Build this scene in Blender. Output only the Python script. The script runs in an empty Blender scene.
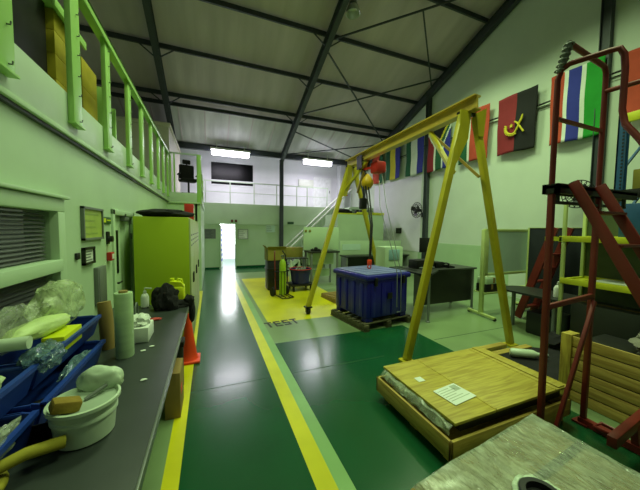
import bpy, bmesh, math, random
from mathutils import Vector, Matrix, noise
random.seed(7)
PI = math.pi
C = bpy.context.scene.collection
SC = bpy.context.scene

# ------------------------------------------------------------------ materials
def srgb(r, g, b):
    f = lambda c: (c/255/12.92) if c/255 <= .04045 else ((c/255+.055)/1.055)**2.4
    return (f(r), f(g), f(b), 1)
def mat(name, col, rough=.6, metal=0., var=.12, scale=6., bump=0., spec=.5, emit=None, es=0., alpha=1., trans=0., stretch=None, bscale=None, coat=0.):
    m = bpy.data.materials.new(name); m.use_nodes = True
    n = m.node_tree.nodes; l = m.node_tree.links
    b = n['Principled BSDF']
    c = srgb(*col)
    b.inputs['Roughness'].default_value = rough; b.inputs['Metallic'].default_value = metal
    b.inputs['Specular IOR Level'].default_value = spec
    b.inputs['Coat Weight'].default_value = coat; b.inputs['Coat Roughness'].default_value = .15
    tc = n.new('ShaderNodeTexCoord'); mp = n.new('ShaderNodeMapping'); l.new(tc.outputs['Object'], mp.inputs[0])
    if stretch: mp.inputs['Scale'].default_value = stretch
    nz = n.new('ShaderNodeTexNoise'); nz.inputs['Scale'].default_value = scale; nz.inputs['Detail'].default_value = 5
    l.new(mp.outputs[0], nz.inputs['Vector'])
    mx = n.new('ShaderNodeMix'); mx.data_type = 'RGBA'
    rp = n.new('ShaderNodeValToRGB'); rp.color_ramp.elements[0].position = .3; rp.color_ramp.elements[1].position = .7
    l.new(nz.outputs['Fac'], rp.inputs[0]); l.new(rp.outputs[0], mx.inputs[0])
    mx.inputs[6].default_value = tuple(x*(1-var) for x in c[:3])+(1,)
    mx.inputs[7].default_value = tuple(min(1, x*(1+var)) for x in c[:3])+(1,)
    l.new(mx.outputs[2], b.inputs['Base Color'])
    if bump:
        bp = n.new('ShaderNodeBump'); bp.inputs['Strength'].default_value = bump; bp.inputs['Distance'].default_value = .01
        nb = n.new('ShaderNodeTexNoise'); nb.inputs['Scale'].default_value = bscale or scale*3; nb.inputs['Detail'].default_value = 4
        l.new(mp.outputs[0], nb.inputs['Vector']); l.new(nb.outputs['Fac'], bp.inputs['Height']); l.new(bp.outputs[0], b.inputs['Normal'])
    if emit:
        b.inputs['Emission Color'].default_value = srgb(*emit); b.inputs['Emission Strength'].default_value = es
    b.inputs['Alpha'].default_value = alpha; b.inputs['Transmission Weight'].default_value = trans
    return m
def woodmat(name, col, dark, axis='X', rough=.7):
    m = mat(name, col, rough, var=.1, bump=.15)
    n = m.node_tree.nodes; l = m.node_tree.links; b = n['Principled BSDF']
    mp = n.new('ShaderNodeMapping'); mp.inputs['Scale'].default_value = {'X': (1.2, 14, 14), 'Y': (14, 1.2, 14), 'Z': (14, 14, 1.2)}[axis]
    l.new([q for q in n if q.type == 'TEX_COORD'][0].outputs['Object'], mp.inputs[0])
    z = n.new('ShaderNodeTexNoise'); z.inputs['Scale'].default_value = 1.6; z.inputs['Detail'].default_value = 7; z.inputs['Distortion'].default_value = 1.4
    l.new(mp.outputs[0], z.inputs['Vector'])
    rp = n.new('ShaderNodeValToRGB'); rp.color_ramp.elements[0].position = .35; rp.color_ramp.elements[1].position = .62
    rp.color_ramp.elements[0].color = srgb(*dark); rp.color_ramp.elements[1].color = srgb(*col)
    l.new(z.outputs['Fac'], rp.inputs[0]); l.new(rp.outputs[0], b.inputs['Base Color'])
    return m

M = dict(
 wall=mat('mint_wall_paint', (190, 214, 178), .55, var=.04, scale=2., bump=.06, bscale=40),
 wall_r=mat('pale_wall_paint', (206, 218, 200), .6, var=.05, scale=1.2, bump=.05, bscale=30),
 wall_white=mat('white_cladding', (226, 224, 232), .5, var=.03, scale=2),
 dado=mat('dado_paint', (172, 202, 156), .5, var=.05, scale=2),
 fascia=mat('fascia_paint', (200, 216, 196), .5, var=.06, scale=2.5),
 railgreen=mat('green_rail_paint', (172, 218, 122), .4, var=.06, scale=5),
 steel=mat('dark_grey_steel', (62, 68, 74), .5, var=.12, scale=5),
 roof=mat('roof_sheet', (206, 192, 200), .55, var=.12, scale=.7, stretch=(3, .5, .5)),
 roof_l=mat('translucent_roof_sheet', (206, 204, 206), .5, var=.16, scale=1.1, stretch=(3, .5, .5)),
 fgreen=mat('green_floor_epoxy', (20, 78, 44), .24, var=.14, scale=1.1, bump=.02, bscale=9, coat=.25),
 fpale=mat('pale_floor_epoxy', (124, 146, 102), .3, var=.12, scale=1.3, bump=.02, bscale=9),
 fyellow=mat('yellow_floor_paint', (214, 206, 26), .33, var=.14, scale=1.5),
 fstrip=mat('sage_floor_strip', (136, 176, 112), .3, var=.1, scale=2),
 seam=mat('floor_seam', (22, 52, 34), .6),
 black=mat('black_plastic', (22, 22, 24), .45, var=.15),
 blackm=mat('black_metal', (28, 28, 30), .4, metal=.3),
 rubber=mat('black_rubber', (20, 20, 20), .8),
 cloth=mat('black_cloth', (22, 20, 24), .95, bump=.5, scale=10),
 yellow=mat('yellow_crane_paint', (188, 174, 34), .42, var=.12, scale=4, bump=.04),
 yellowd=mat('worn_crane_paint', (170, 140, 60), .45, var=.2, scale=3),
 lime=mat('lime_cabinet_paint', (176, 196, 34), .45, var=.05, scale=1.2),
 cabdoor=mat('cream_cabinet_paint', (176, 184, 138), .5, var=.1, scale=2),
 red=mat('dark_red_paint', (112, 30, 25), .45, var=.15, scale=5),
 redb=mat('red_paint', (196, 44, 36), .45),
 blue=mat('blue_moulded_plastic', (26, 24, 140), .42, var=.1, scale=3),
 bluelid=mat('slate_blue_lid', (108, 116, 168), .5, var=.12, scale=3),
 binblue=mat('blue_bin_plastic', (34, 66, 158), .4, var=.08),
 rackblue=mat('blue_rack_steel', (36, 82, 128), .45),
 rackyel=mat('lime_yellow_beam', (206, 208, 44), .45),
 shelf=mat('cream_shelf_steel', (190, 204, 130), .45, var=.06),
 orange=mat('orange_cone_plastic', (236, 70, 28), .45, var=.08),
 white=mat('white_plastic', (222, 226, 216), .4, var=.04),
 paper=mat('white_paper', (226, 232, 222), .8, var=.03),
 bucket=mat('white_bucket_plastic', (206, 222, 196), .35, var=.05),
 wood_x=woodmat('pine_boards_long', (196, 172, 80), (164, 136, 56), 'X'),
 wood_y=woodmat('pine_boards_cross', (190, 164, 84), (156, 128, 58), 'Y'),
 ply=woodmat('plywood_lid', (196, 178, 72), (166, 144, 50), 'X', .6),
 wood_z=woodmat('pine_posts', (196, 176, 70), (150, 124, 44), 'Z'),
 pallet=woodmat('weathered_pallet', (96, 92, 64), (62, 58, 38), 'X', .85),
 card=mat('brown_cardboard', (150, 124, 70), .85, var=.08),
 olive=mat('olive_carton', (140, 130, 54), .85, var=.1),
 ycart=mat('yellow_carton', (178, 158, 34), .8, var=.1),
 deskd=mat('dark_desk_laminate', (42, 44, 42), .4, var=.1),
 bench=mat('dark_bench_top', (52, 58, 56), .42, var=.14, scale=4),
 edge=mat('aluminium_edge', (150, 154, 152), .35, metal=.7),
 grey=mat('grey_steel', (116, 122, 118), .45, var=.08),
 chrome=mat('bright_steel', (170, 174, 170), .25, metal=.9),
 glassd=mat('dark_window_glass', (8, 9, 11), .3, var=.2, spec=.2),
 blind=mat('grey_blind', (128, 126, 134), .5, var=.05),
 wb=mat('frosted_board', (196, 222, 208), .25, var=.03),
 notice=mat('notice_yellow_green', (170, 188, 84), .6, var=.1, scale=9),
 tan=mat('tan_sponge', (146, 120, 42), .9, bump=.4, scale=12),
 hi=mat('hi_vis_yellow', (218, 226, 22), .5, var=.05),
 strap=mat('mustard_strap', (168, 158, 44), .8, bump=.2),
 pink=mat('pink_glove', (196, 70, 66), .7),
 creamw=mat('cream_office_panel', (214, 206, 196), .6, var=.03),
)
# clear/plastic films
def film(name, col, alpha, rough=.2):
    m = mat(name, col, rough, var=.25, scale=9, bump=.9, bscale=16, spec=.8)
    n = m.node_tree.nodes; l = m.node_tree.links; b = n['Principled BSDF']
    z = n.new('ShaderNodeTexNoise'); z.inputs['Scale'].default_value = 7; z.inputs['Detail'].default_value = 6; z.inputs['Distortion'].default_value = 2
    l.new([q for q in n if q.type == 'TEX_COORD'][0].outputs['Object'], z.inputs['Vector'])
    mr = n.new('ShaderNodeMapRange'); mr.inputs[1].default_value = .35; mr.inputs[2].default_value = .7
    mr.inputs[3].default_value = alpha*.45; mr.inputs[4].default_value = min(1, alpha*1.5)
    l.new(z.outputs['Fac'], mr.inputs[0]); l.new(mr.outputs[0], b.inputs['Alpha'])
    return m
M['film'] = film('clear_plastic_film', (196, 206, 180), .42, .22)
M['wrap'] = film('stretch_wrap', (212, 222, 196), .50, .10)
for q_ in M['wrap'].node_tree.nodes:
    if q_.type == 'MAP_RANGE': q_.inputs[3].default_value = .40; q_.inputs[4].default_value = .66
    if q_.type == 'TEX_NOISE' and abs(q_.inputs['Distortion'].default_value-2) < .01: q_.inputs['Scale'].default_value = 3.
def creases(m, sc_, st):
    n = m.node_tree.nodes; l = m.node_tree.links; b = n['Principled BSDF']
    mp = n.new('ShaderNodeMapping'); mp.inputs['Scale'].default_value = sc_; mp.inputs['Rotation'].default_value = (0,0,.5)
    l.new([q for q in n if q.type == 'TEX_COORD'][0].outputs['Object'], mp.inputs[0])
    z = n.new('ShaderNodeTexNoise'); z.inputs['Scale'].default_value = 1; z.inputs['Detail'].default_value = 3; z.inputs['Distortion'].default_value = 1.2
    l.new(mp.outputs[0], z.inputs['Vector'])
    bp = n.new('ShaderNodeBump'); bp.inputs['Strength'].default_value = st; bp.inputs['Distance'].default_value = .045
    l.new(z.outputs['Fac'], bp.inputs['Height']); l.new(bp.outputs[0], b.inputs['Normal'])
creases(M['wrap'], (30, 8, 8), 1.)
q_ = M['wrap'].node_tree.nodes['Principled BSDF']; q_.inputs['Specular IOR Level'].default_value = 1.; q_.inputs['Coat Weight'].default_value = .8
M['bag'] = film('polythene_bag', (206, 222, 170), .55, .3)
M['bagdark'] = film('foil_bag', (110, 140, 150), .75, .15)
M['tube_e'] = mat('lit_fluorescent', (255, 255, 255), .5, emit=(240, 236, 255), es=11)
M['daylight'] = mat('lit_corridor_panel', (255, 255, 255), .5, emit=(240, 246, 255), es=3.)

# ------------------------------------------------------------------ mesh builder
class MB:
    def __init__(s, local=False): s.bm = bmesh.new(); s.local = local; s.mi = 0
    def _new(s, vs, fs):
        v = [s.bm.verts.new(p) for p in vs]; out = []
        for f in fs:
            try:
                q = s.bm.faces.new([v[i] for i in f]); q.material_index = s.mi; out.append(q)
            except ValueError: pass
        return v, out
    def box(s, x0, x1, y0, y1, z0, z1, bev=0., mx=None):
        vs = [Vector(p) for p in ((x0,y0,z0),(x1,y0,z0),(x1,y1,z0),(x0,y1,z0),(x0,y0,z1),(x1,y0,z1),(x1,y1,z1),(x0,y1,z1))]
        if mx: vs = [mx @ p for p in vs]
        v, f = s._new(vs, ((3,2,1,0),(4,5,6,7),(0,1,5,4),(1,2,6,5),(2,3,7,6),(3,0,4,7)))
        if bev:
            es = list({e for q in f for e in q.edges})
            r = bmesh.ops.bevel(s.bm, geom=es, offset=bev, segments=2, affect='EDGES', profile=.5)
            for q in r['faces']: q.material_index = s.mi
        return s
    def beam(s, p0, p1, w, h, up=(0,0,1), bev=0.):
        p0 = Vector(p0); p1 = Vector(p1); d = (p1-p0); L = d.length; d.normalize()
        up = Vector(up); x = d.cross(up)
        if x.length < 1e-4: x = d.cross(Vector((1,0,0)))
        x.normalize(); u = x.cross(d)
        m = Matrix((x, d, u)).transposed().to_4x4(); m.translation = p0
        return s.box(-w/2, w/2, 0, L, -h/2, h/2, bev, m)
    def cyl(s, p0, p1, r0, r1=None, n=14, caps=True):
        r1 = r0 if r1 is None else r1
        p0 = Vector(p0); p1 = Vector(p1); d = (p1-p0).normalized()
        x = d.orthogonal().normalized(); y = d.cross(x)
        vs = [p0+(x*math.cos(2*PI*i/n)+y*math.sin(2*PI*i/n))*r0 for i in range(n)]+[p1+(x*math.cos(2*PI*i/n)+y*math.sin(2*PI*i/n))*r1 for i in range(n)]
        fs = [(i,(i+1)%n,n+(i+1)%n,n+i) for i in range(n)]
        if caps: fs += [tuple(reversed(range(n))), tuple(range(n,2*n))]
        s._new(vs, fs); return s
    def tube(s, pts, r, n=10, closed=False):
        P = [Vector(p) for p in pts]; N = len(P); rings = []
        x = None
        for i, p in enumerate(P):
            a = P[i-1] if (i or closed) else p; b = P[(i+1) % N] if (i < N-1 or closed) else p
            d = (b-a).normalized()
            x = d.orthogonal().normalized() if x is None else (x-d*x.dot(d)).normalized()
            y = d.cross(x)
            rr = r[i] if isinstance(r, (list, tuple)) else r
            rings.append([s.bm.verts.new(p+(x*math.cos(2*PI*k/n)+y*math.sin(2*PI*k/n))*rr) for k in range(n)])
        for i in range(N if closed else N-1):
            a = rings[i]; b = rings[(i+1) % N]
            for k in range(n):
                f = s.bm.faces.new((a[k], a[(k+1)%n], b[(k+1)%n], b[k])); f.material_index = s.mi
        if not closed:
            for q in (list(reversed(rings[0])), rings[-1]):
                f = s.bm.faces.new(q); f.material_index = s.mi
        return s
    def lathe(s, prof, c=(0,0,0), n=28, sx=1, sy=1):
        rings = []
        for r, z in prof:
            rings.append([s.bm.verts.new((c[0]+sx*r*math.cos(2*PI*k/n), c[1]+sy*r*math.sin(2*PI*k/n), c[2]+z)) for k in range(n)])
        for a, b in zip(rings, rings[1:]):
            for k in range(n):
                f = s.bm.faces.new((a[k], a[(k+1)%n], b[(k+1)%n], b[k])); f.material_index = s.mi
        for q, rev in ((rings[0], True), (rings[-1], False)):
            f = s.bm.faces.new(list(reversed(q)) if rev else q); f.material_index = s.mi
        return s
    def prism(s, poly, t, mx):
        """poly in local xy, thickness t along +z, placed by matrix mx"""
        n = len(poly)
        vs = [mx @ Vector((x,y,0)) for x,y in poly]+[mx @ Vector((x,y,t)) for x,y in poly]
        s._new(vs, [tuple(reversed(range(n))), tuple(range(n,2*n))]+[(i,(i+1)%n,n+(i+1)%n,n+i) for i in range(n)])
        return s
    def blob(s, c, size, amp=.25, f=2.5, seed=0., sub=3, flat=None, rz=0.):
        t = bmesh.new(); bmesh.ops.create_icosphere(t, subdivisions=sub, radius=1)
        R = Matrix.Rotation(rz, 3, 'Z'); mp = {}
        for v in t.verts:
            p = v.co.copy(); k = 1+amp*noise.noise(p*f+Vector((seed,seed*1.7,seed*.3)))+amp*.4*noise.noise(p*f*2.7+Vector((seed,0,0)))
            q = Vector((p.x*size[0]*k, p.y*size[1]*k, p.z*size[2]*k)); q = R @ q
            if flat is not None: q.z = max(q.z, flat)
            mp[v] = s.bm.verts.new(q+Vector(c))
        for q in t.faces:
            g = s.bm.faces.new([mp[v] for v in q.verts]); g.material_index = s.mi
        t.free(); return s
    def grid(s, fn, nu, nv, mi=None):
        V = [[s.bm.verts.new(fn(i/nu, j/nv)) for j in range(nv+1)] for i in range(nu+1)]
        for i in range(nu):
            for j in range(nv):
                f = s.bm.faces.new((V[i][j], V[i+1][j], V[i+1][j+1], V[i][j+1]))
                f.material_index = mi((i+.5)/nu, (j+.5)/nv) if mi else s.mi
        return s
    def build(s, name, m, parent=None, smooth=True, solid=0.):
        bmesh.ops.recalc_face_normals(s.bm, faces=s.bm.faces[:]) if not solid else None
        off = Vector((0,0,0))
        if parent is not None and not s.local:
            q = parent
            while q: off += q.location; q = q.parent
        me = bpy.data.meshes.new(name)
        if parent is None and not s.local:
            vs = s.bm.verts; n = len(vs)
            off = Vector((sum(v.co.x for v in vs)/n, sum(v.co.y for v in vs)/n, min(v.co.z for v in vs)))
        if off.length: bmesh.ops.translate(s.bm, verts=s.bm.verts[:], vec=-off)
        s.bm.to_mesh(me); s.bm.free()
        for q in (m if isinstance(m, (list, tuple)) else [m]): me.materials.append(q)
        if smooth:
            me.shade_smooth(); me.set_sharp_from_angle(angle=math.radians(38))
        o = bpy.data.objects.new(name, me); C.objects.link(o)
        if parent is not None: o.parent = parent
        else: o.location = off if not s.local else (0,0,0)
        if solid:
            md = o.modifiers.new('thickness', 'SOLIDIFY'); md.thickness = solid; md.offset = 0
        return o
def tag(o, label=None, cat=None, group=None, kind=None):
    if label: o['label'] = label
    if cat: o['category'] = cat
    if group: o['group'] = group
    if kind: o['kind'] = kind
    return o
def thing(name, label, cat, loc=(0,0,0), rz=0., group=None):
    o = bpy.data.objects.new(name, None); C.objects.link(o); o.empty_display_size = .1
    o.location = loc; o.rotation_euler = (0,0,rz)
    return tag(o, label, cat, group)
def struct(name, mb, m, parent=None, **k):
    o = mb.build(name, m, parent, **k)
    if parent is None: o['kind'] = 'structure'
    return o
def part(parent, name, m, mb, **k): return mb.build(name, m, parent, **k)
def dup(root, loc, rz, label, group=None):
    r = root.copy(); C.objects.link(r); r.location = loc; r.rotation_euler = (0,0,rz); r['label'] = label
    if group: r['group'] = group
    for ch in list(root.children):
        c = ch.copy(); C.objects.link(c); c.parent = r
        for g in list(ch.children):
            d = g.copy(); C.objects.link(d); d.parent = c
    return r
def arc(c, r, a0, a1, n, plane='xy'):
    out = []
    for i in range(n+1):
        a = a0+(a1-a0)*i/n; u, v = r*math.cos(a), r*math.sin(a)
        out.append((c[0]+u, c[1]+v, c[2]) if plane == 'xy' else (c[0], c[1]+u, c[2]+v) if plane == 'yz' else (c[0]+u, c[1], c[2]+v))
    return out

# ------------------------------------------------------------------ building shell
LW, RW, FW = -1.15, 8.1, 13.75        # left wall, right wall, far wall
EZ, K = 5.65, .372                    # eaves height, roof slope
roofz = lambda y: EZ+K*(FW-y)

# floor: one mesh, painted zones
xs = [-5, -.36, -.24, .70, .85, .97, 1.06, 2.42, 3.3, 3.55, 3.6, 5.5, RW+.1]
ys = [-4, 3.40, 3.415, 3.61, 3.625, 4.42, 5.42, 9.0, 10.65, 11.0, 12.2, FW+5]
f = MB(); FM = [M['fgreen'], M['fpale'], M['fyellow'], M['fstrip'], M['seam']]
def zone(x, y):
    if -.36 < x < -.24 and y < 9: return 2
    if x < -.36: return 1
    if x < .70: return 4 if (3.40 < y < 3.415) else 0
    if y > 12.2: return 0 if x < 3.3 else 1
    if x < .85 and y < 11: return 2
    if x < .97 and y < 10.65: return 3
    if x < 3.55 and y < 4.42: return 4 if (3.40 < y < 3.415 and x < 2.42) else 0
    if 1.06 < x < 3.3 and 5.42 < y < 10.65: return 2
    if 3.6 < x < 5.5 and 3.61 < y < 3.625: return 4
    return 1
for i in range(len(xs)-1):
    for j in range(len(ys)-1):
        f.mi = zone((xs[i]+xs[i+1])/2, (ys[j]+ys[j+1])/2)
        f._new([(xs[i],ys[j],0),(xs[i+1],ys[j],0),(xs[i+1],ys[j+1],0),(xs[i],ys[j+1],0)], [(0,1,2,3)])
bmesh.ops.remove_doubles(f.bm, verts=f.bm.verts[:], dist=1e-4)
f.mi = 1; f.box(-5, RW+.1, -4, FW+5, -.12, -.004)
struct('floor', f, FM, smooth=False)
tl = MB(); mm = Matrix.Translation((1.0,5.17,.0)) @ Matrix.Rotation(.10,4,'Z')
lw, lh, st_, pitch = .145, .31, .042, .178
def stroke(k, x0_, x1_, y0_, y1_): tl.box(k*pitch+x0_*lw, k*pitch+x1_*lw, y0_*lh, y1_*lh, .0008, .0022, 0, mm)
for k, ch in enumerate('TEST'):
    v = st_/lw; hh = .2
    if ch == 'T': stroke(k,0,1,1-hh,1); stroke(k,.5-v/2,.5+v/2,0,1-hh)
    if ch == 'E': stroke(k,0,v,0,1); stroke(k,v,1,1-hh,1); stroke(k,v,.85,.4,.6); stroke(k,v,1,0,hh)
    if ch == 'S': stroke(k,0,1,1-hh,1); stroke(k,0,v,.6,1-hh); stroke(k,0,1,.4,.6); stroke(k,1-v,1,hh,.4); stroke(k,0,1,0,hh)
struct('trim_1', tl, M['black'], smooth=False)

# left wall with window opening (window_1) and door
w = MB()
WY0, WY1, WZ0, WZ1 = .3, 2.84, 1.0, 2.05
w.box(LW-.2, LW, -4, WY0, 0, 2.68); w.box(LW-.2, LW, WY0, WY1, 0, WZ0); w.box(LW-.2, LW, WY0, WY1, WZ1, 2.68)
w.box(LW-.2, LW, WY1, 4.19, 0, 2.68); w.box(LW-.2, LW, 4.19, 5.14, 2.1, 2.68); w.box(LW-.2, LW, 5.14, 9.0, 0, 2.68)
struct('wall_left', w, M['wall'], smooth=False)
w = MB(); w.box(LW, -.36, 9.0, 9.15, 0, 2.62); w.box(-.42, -.27, 9.0, FW, 0, 2.62)
struct('wall_return', w, M['wall'], smooth=False)
fr = MB()   # window frame and rail
for y0, y1, z0, z1 in ((WY0-.06, WY1+.06, WZ1-.03, WZ1+.07), (WY0-.06, WY1+.06, WZ0-.06, WZ0+.05), (WY1-.05, WY1+.06, WZ0+.05, WZ1-.03), (WY0-.06, WY0+.06, WZ0+.05, WZ1-.03), (WY0+.06, WY1-.05, 1.55, 1.64)):
    fr.box(LW-.12, LW+.035+(.02 if z1 == 1.64 else 0), y0, y1, z0, z1, .006)
fr.box(LW, LW+.06, WY0-.06, WY1+.1, WZ1+.075, WZ1+.10, .006)
fo = struct('window_1', fr, M['wall'])
g = MB(); g.box(LW-.025, LW-.02, WY0+.05, WY1-.05, WZ0, WZ1)
part(fo, 'window_pane', mat('window_glass', (60, 70, 66), .08, alpha=.12), g)
b = MB(); z = WZ0+.03
while z < WZ1-.02:
    b.box(-.016, .016, WY0+.06, WY1-.07, -.0015, .0015, 0, Matrix.Translation((LW-.055, 0, z)) @ Matrix.Rotation(.65, 4, 'Y')); z += .03
part(fo, 'venetian_blind', M['blind'], b)
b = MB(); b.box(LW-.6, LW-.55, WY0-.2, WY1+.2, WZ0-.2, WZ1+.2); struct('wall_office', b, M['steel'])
# door
d = MB(); d.box(LW-.08, LW-.03, 4.23, 5.10, .01, 2.06, .004)
do = struct('door_1', d, M['wall'])
d = MB(); d.box(LW-.02, LW+.025, 4.15, 4.23, 0, 2.13, .006).box(LW-.02, LW+.025, 5.10, 5.17, 0, 2.13, .006).box(LW-.02, LW+.025, 4.15, 5.17, 2.06, 2.13, .006)
part(do, 'door_frame', M['wall'], d)
d = MB(); d.box(LW-.03, LW-.024, 4.42, 4.51, 1.28, 1.86); part(do, 'vision_panel', M['glassd'], d)
d = MB(); d.cyl((LW-.03,4.30,1.17),(LW+.03,4.30,1.17),.012).box(LW+.02,LW+.035,4.29,4.42,1.16,1.18,.004).box(LW-.03,LW-.02,4.28,4.32,1.08,1.26,.003); part(do, 'door_handle', M['black'], d)
d = MB(); d.box(LW-.03, LW+.03, 4.62, 4.86, 1.99, 2.05, .006).beam((LW+.03,4.66,2.06),(LW+.10,4.38,2.075),.02,.008); part(do, 'door_closer', M['grey'], d)
d = MB()
for z in (1.72, 1.95, .3): d.cyl((LW-.005,5.105,z),(LW-.005,5.105,z+.09),.012)
part(do, 'hinge', M['grey'], d)

# mezzanine: slab, fascia, lower lip
m_ = MB(); m_.box(-4.0, LW, -4, 9.0, 2.68, 2.9); m_.box(-4.0, -.3, 9.0, FW, 2.62, 2.9)
struct('trim_2', m_, M['wall'], smooth=False)
m_ = MB(); m_.box(LW, LW+.04, -4, 9.0, 2.70, 3.03, .004); m_.box(LW+.04, -.27, 8.98, 9.02, 2.66, 2.93, .004); m_.box(-.3, -.26, 9.02, FW, 2.66, 2.93, .004)
struct('trim_3', m_, M['fascia'])
m_ = MB(); m_.box(LW, LW+.055, -4, 9.0, 2.665, 2.70, .004); m_.box(LW+.055, -.27, 8.95, 9.0, 2.62, 2.66, .004)
struct('trim_4', m_, M['wall'])
m_ = MB(); m_.box(LW, LW+.03, -4, 9.0, 2.64, 2.665); struct('trim_31', m_, M['steel'])  # dark strip painted in as the shadow gap under the lip
# balustrade
bal = thing('balustrade', 'green steel balustrade along the mezzanine edge above the left wall', 'railing', (LW, 3, 2.74))
py = [1.2, 2.16, 3.09, 3.91, 4.82, 5.64, 6.46, 7.28, 8.0, 8.75]
for i, y in enumerate(py):
    p = MB(); wd = .17 if i < 3 else .15
    p.box(LW+.04, LW+.085, y-wd/2, y+wd/2, 2.79, 4.0, .006)
    p.box(LW+.04, LW+.10, y-wd/2-.01, y+wd/2+.01, 2.78, 2.795, .003)
    po = part(bal, 'post', M['railgreen'], p)
    for z in (2.83, 3.05, 3.22, 3.4, 3.56, 3.74, 3.9) if i in (1, 2, 3, 4) else ():
        q = MB(); q.tube([(LW+.083,y+.02,z),(LW+.102,y+.02,z),(LW+.105,y+.02,z+.018)], .005, 6); part(po, 'hook', M['grey'], q)
p = MB(); p.box(LW+.0, LW+.11, 1.2, 9.05, 4.0, 4.035, .004); p.box(LW+.095, LW+.11, 1.2, 9.05, 3.95, 4.035, .003); part(bal, 'top_rail', M['railgreen'], p)
bal2 = thing('guard_rail', 'thin pale guard rail round the short mezzanine return above the lime cabinet', 'railing', (-.7, 9.0, 2.9))
p = MB(); p.box(-.36, -.24, 8.97, 9.08, 2.62, 4.05, .006); part(bal2, 'corner_post', M['railgreen'], p)
for x in (-1.05, -.95):
    p = MB(); p.box(x-.02, x+.02, 9.0, 9.04, 2.9, 4.05); part(bal2, 'post', M['railgreen'], p)
p = MB(); p.beam((-1.15,9.02,4.05),(-.3,9.02,4.05),.04,.04); p.beam((-.3,9.02,4.05),(-.3,13.6,4.05),.04,.04); p.beam((-.3,9.02,3.5),(-.3,13.6,3.5),.03,.03); part(bal2, 'rail', M['fascia'], p)
for y in (10.5, 12, 13.6):
    p = MB(); p.box(-.32, -.28, y-.02, y+.02, 2.9, 4.05); part(bal2, 'post', M['railgreen'], p)

# things standing on the mezzanine
def carton(name, x0, x1, y0, y1, z0, z1, m, label, cat, group=None, seams=0):
    t = thing(name, label, cat, ((x0+x1)/2,(y0+y1)/2,z0), 0, group)
    b = MB(); b.box(x0,x1,y0,y1,z0,z1,.006); part(t, 'body', m, b)
    if m is M['hi']: return t
    b = MB(); b.box((x0+x1)/2-.03,(x0+x1)/2+.03,y0-.001,y1+.001,z1-.12,z1+.0015); part(t, 'packing_tape', M['card'], b)
    return t
b = MB(); b.box(-3.4, -1.45, .4, 3.55, 2.9, 4.7, .01); tag(b.build('dark_opening_block', M['black']), 'black block standing in for the dark opening behind the first balustrade posts on the mezzanine', 'cabinet')  # solid black block put in for the dark opening behind the posts
zz = 2.9
for k, h in enumerate((.24, .22, .24, .22, .195)):
    carton('carton', -1.95, -1.4, 3.58, 4.06, zz, zz+h, M['ycart'], 'yellow carton in the nearer stack on the mezzanine, %s' % ('bottom of the stack','second from the bottom','middle of the stack','second from the top','topmost in the stack')[k], 'box', 'yellow cartons on the mezzanine'); zz += h+.002
zz = 2.9
for k, h in enumerate((.34, .34, .34)):
    carton('carton', -1.95, -1.4, 4.2, 4.66, zz, zz+h, M['ycart'], 'yellow carton in the farther stack on the mezzanine, %s' % ('bottom of three','middle of three','top of three')[k], 'box', 'yellow cartons on the mezzanine'); zz += h+.002
b = MB(); b.beam((-1.28,4.42,2.92),(-1.55,4.55,4.15),.55,.04,up=(1,0,0)); b.beam((-1.45,4.2,2.92),(-1.5,4.2,2.98),.02,.02)
b = MB(); b.box(-1.75,-1.33,4.8,4.86,2.9,3.85,.005); tag(b.build('board', M['railgreen']), 'upright green board beside the yellow cartons on the mezzanine', 'board')
b = MB(); b.box(-1.8,-1.33,5.15,5.2,2.9,3.7,.005); tag(b.build('board', M['railgreen']), 'farther green board standing behind the balustrade on the mezzanine', 'board')
b = MB(); b.box(-1.9,-1.34,3.45,4.16,4.03,4.06,.004).box(-1.36,-1.335,3.45,4.16,3.98,4.06,.003)
tag(b.build('board', M['railgreen']), 'green board lying flat on the nearer stack of yellow cartons', 'board')
b = MB(); b.box(-3.9, LW-.05, 10.1, 13.5, 2.9, 5.1); b.box(-3.95, LW, 10.05, 13.5, 5.1, 5.22, .01)
struct('wall_mezzanine', b, M['creamw'])
def chair(name, label, loc, rz):
    t = thing(name, label, 'chair', loc, rz)
    s_ = MB(True); s_.box(-.24,.24,-.23,.23,.44,.52,.03); part(t, 'seat', M['cloth'], s_)
    s_ = MB(True); s_.box(-.22,.22,.19,.27,.55,1.0,.04); part(t, 'backrest', M['cloth'], s_)
    s_ = MB(True); s_.box(-.12,.12,.20,.27,1.02,1.16,.03).box(-.02,.02,.21,.24,.45,1.05); part(t, 'headrest', M['cloth'], s_)
    s_ = MB(True); s_.cyl((0,0,.1),(0,0,.45),.03); part(t, 'column', M['black'], s_)
    for k in range(5):
        a = 2*PI*k/5; s_ = MB(True); s_.beam((0,0,.09),(.28*math.cos(a),.28*math.sin(a),.07),.04,.03).cyl((.27*math.cos(a)-.012,.27*math.sin(a),.03),(.27*math.cos(a)+.012,.27*math.sin(a),.03),.03)
        part(t, 'leg', M['black'], s_)
    for sx in (-1, 1):
        s_ = MB(True); s_.box(sx*.27-.025,sx*.27+.025,-.15,.18,.64,.68,.012).box(sx*.27-.015,sx*.27+.015,-.02,.03,.46,.65); part(t, 'armrest', M['black'], s_)
    return t
chair('office_chair', 'black office chair on the mezzanine return, seen through the guard rail', (-.62, 9.6, 2.9), .3)
b = MB(); b.blob((-1.75,9.55,3.25), (.22,.3,.36), .25, 2, 3, flat=-.35); tag(b.build('covered_machine', M['cloth']), 'dark covered bulk behind the far balustrade posts', 'equipment')

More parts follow.
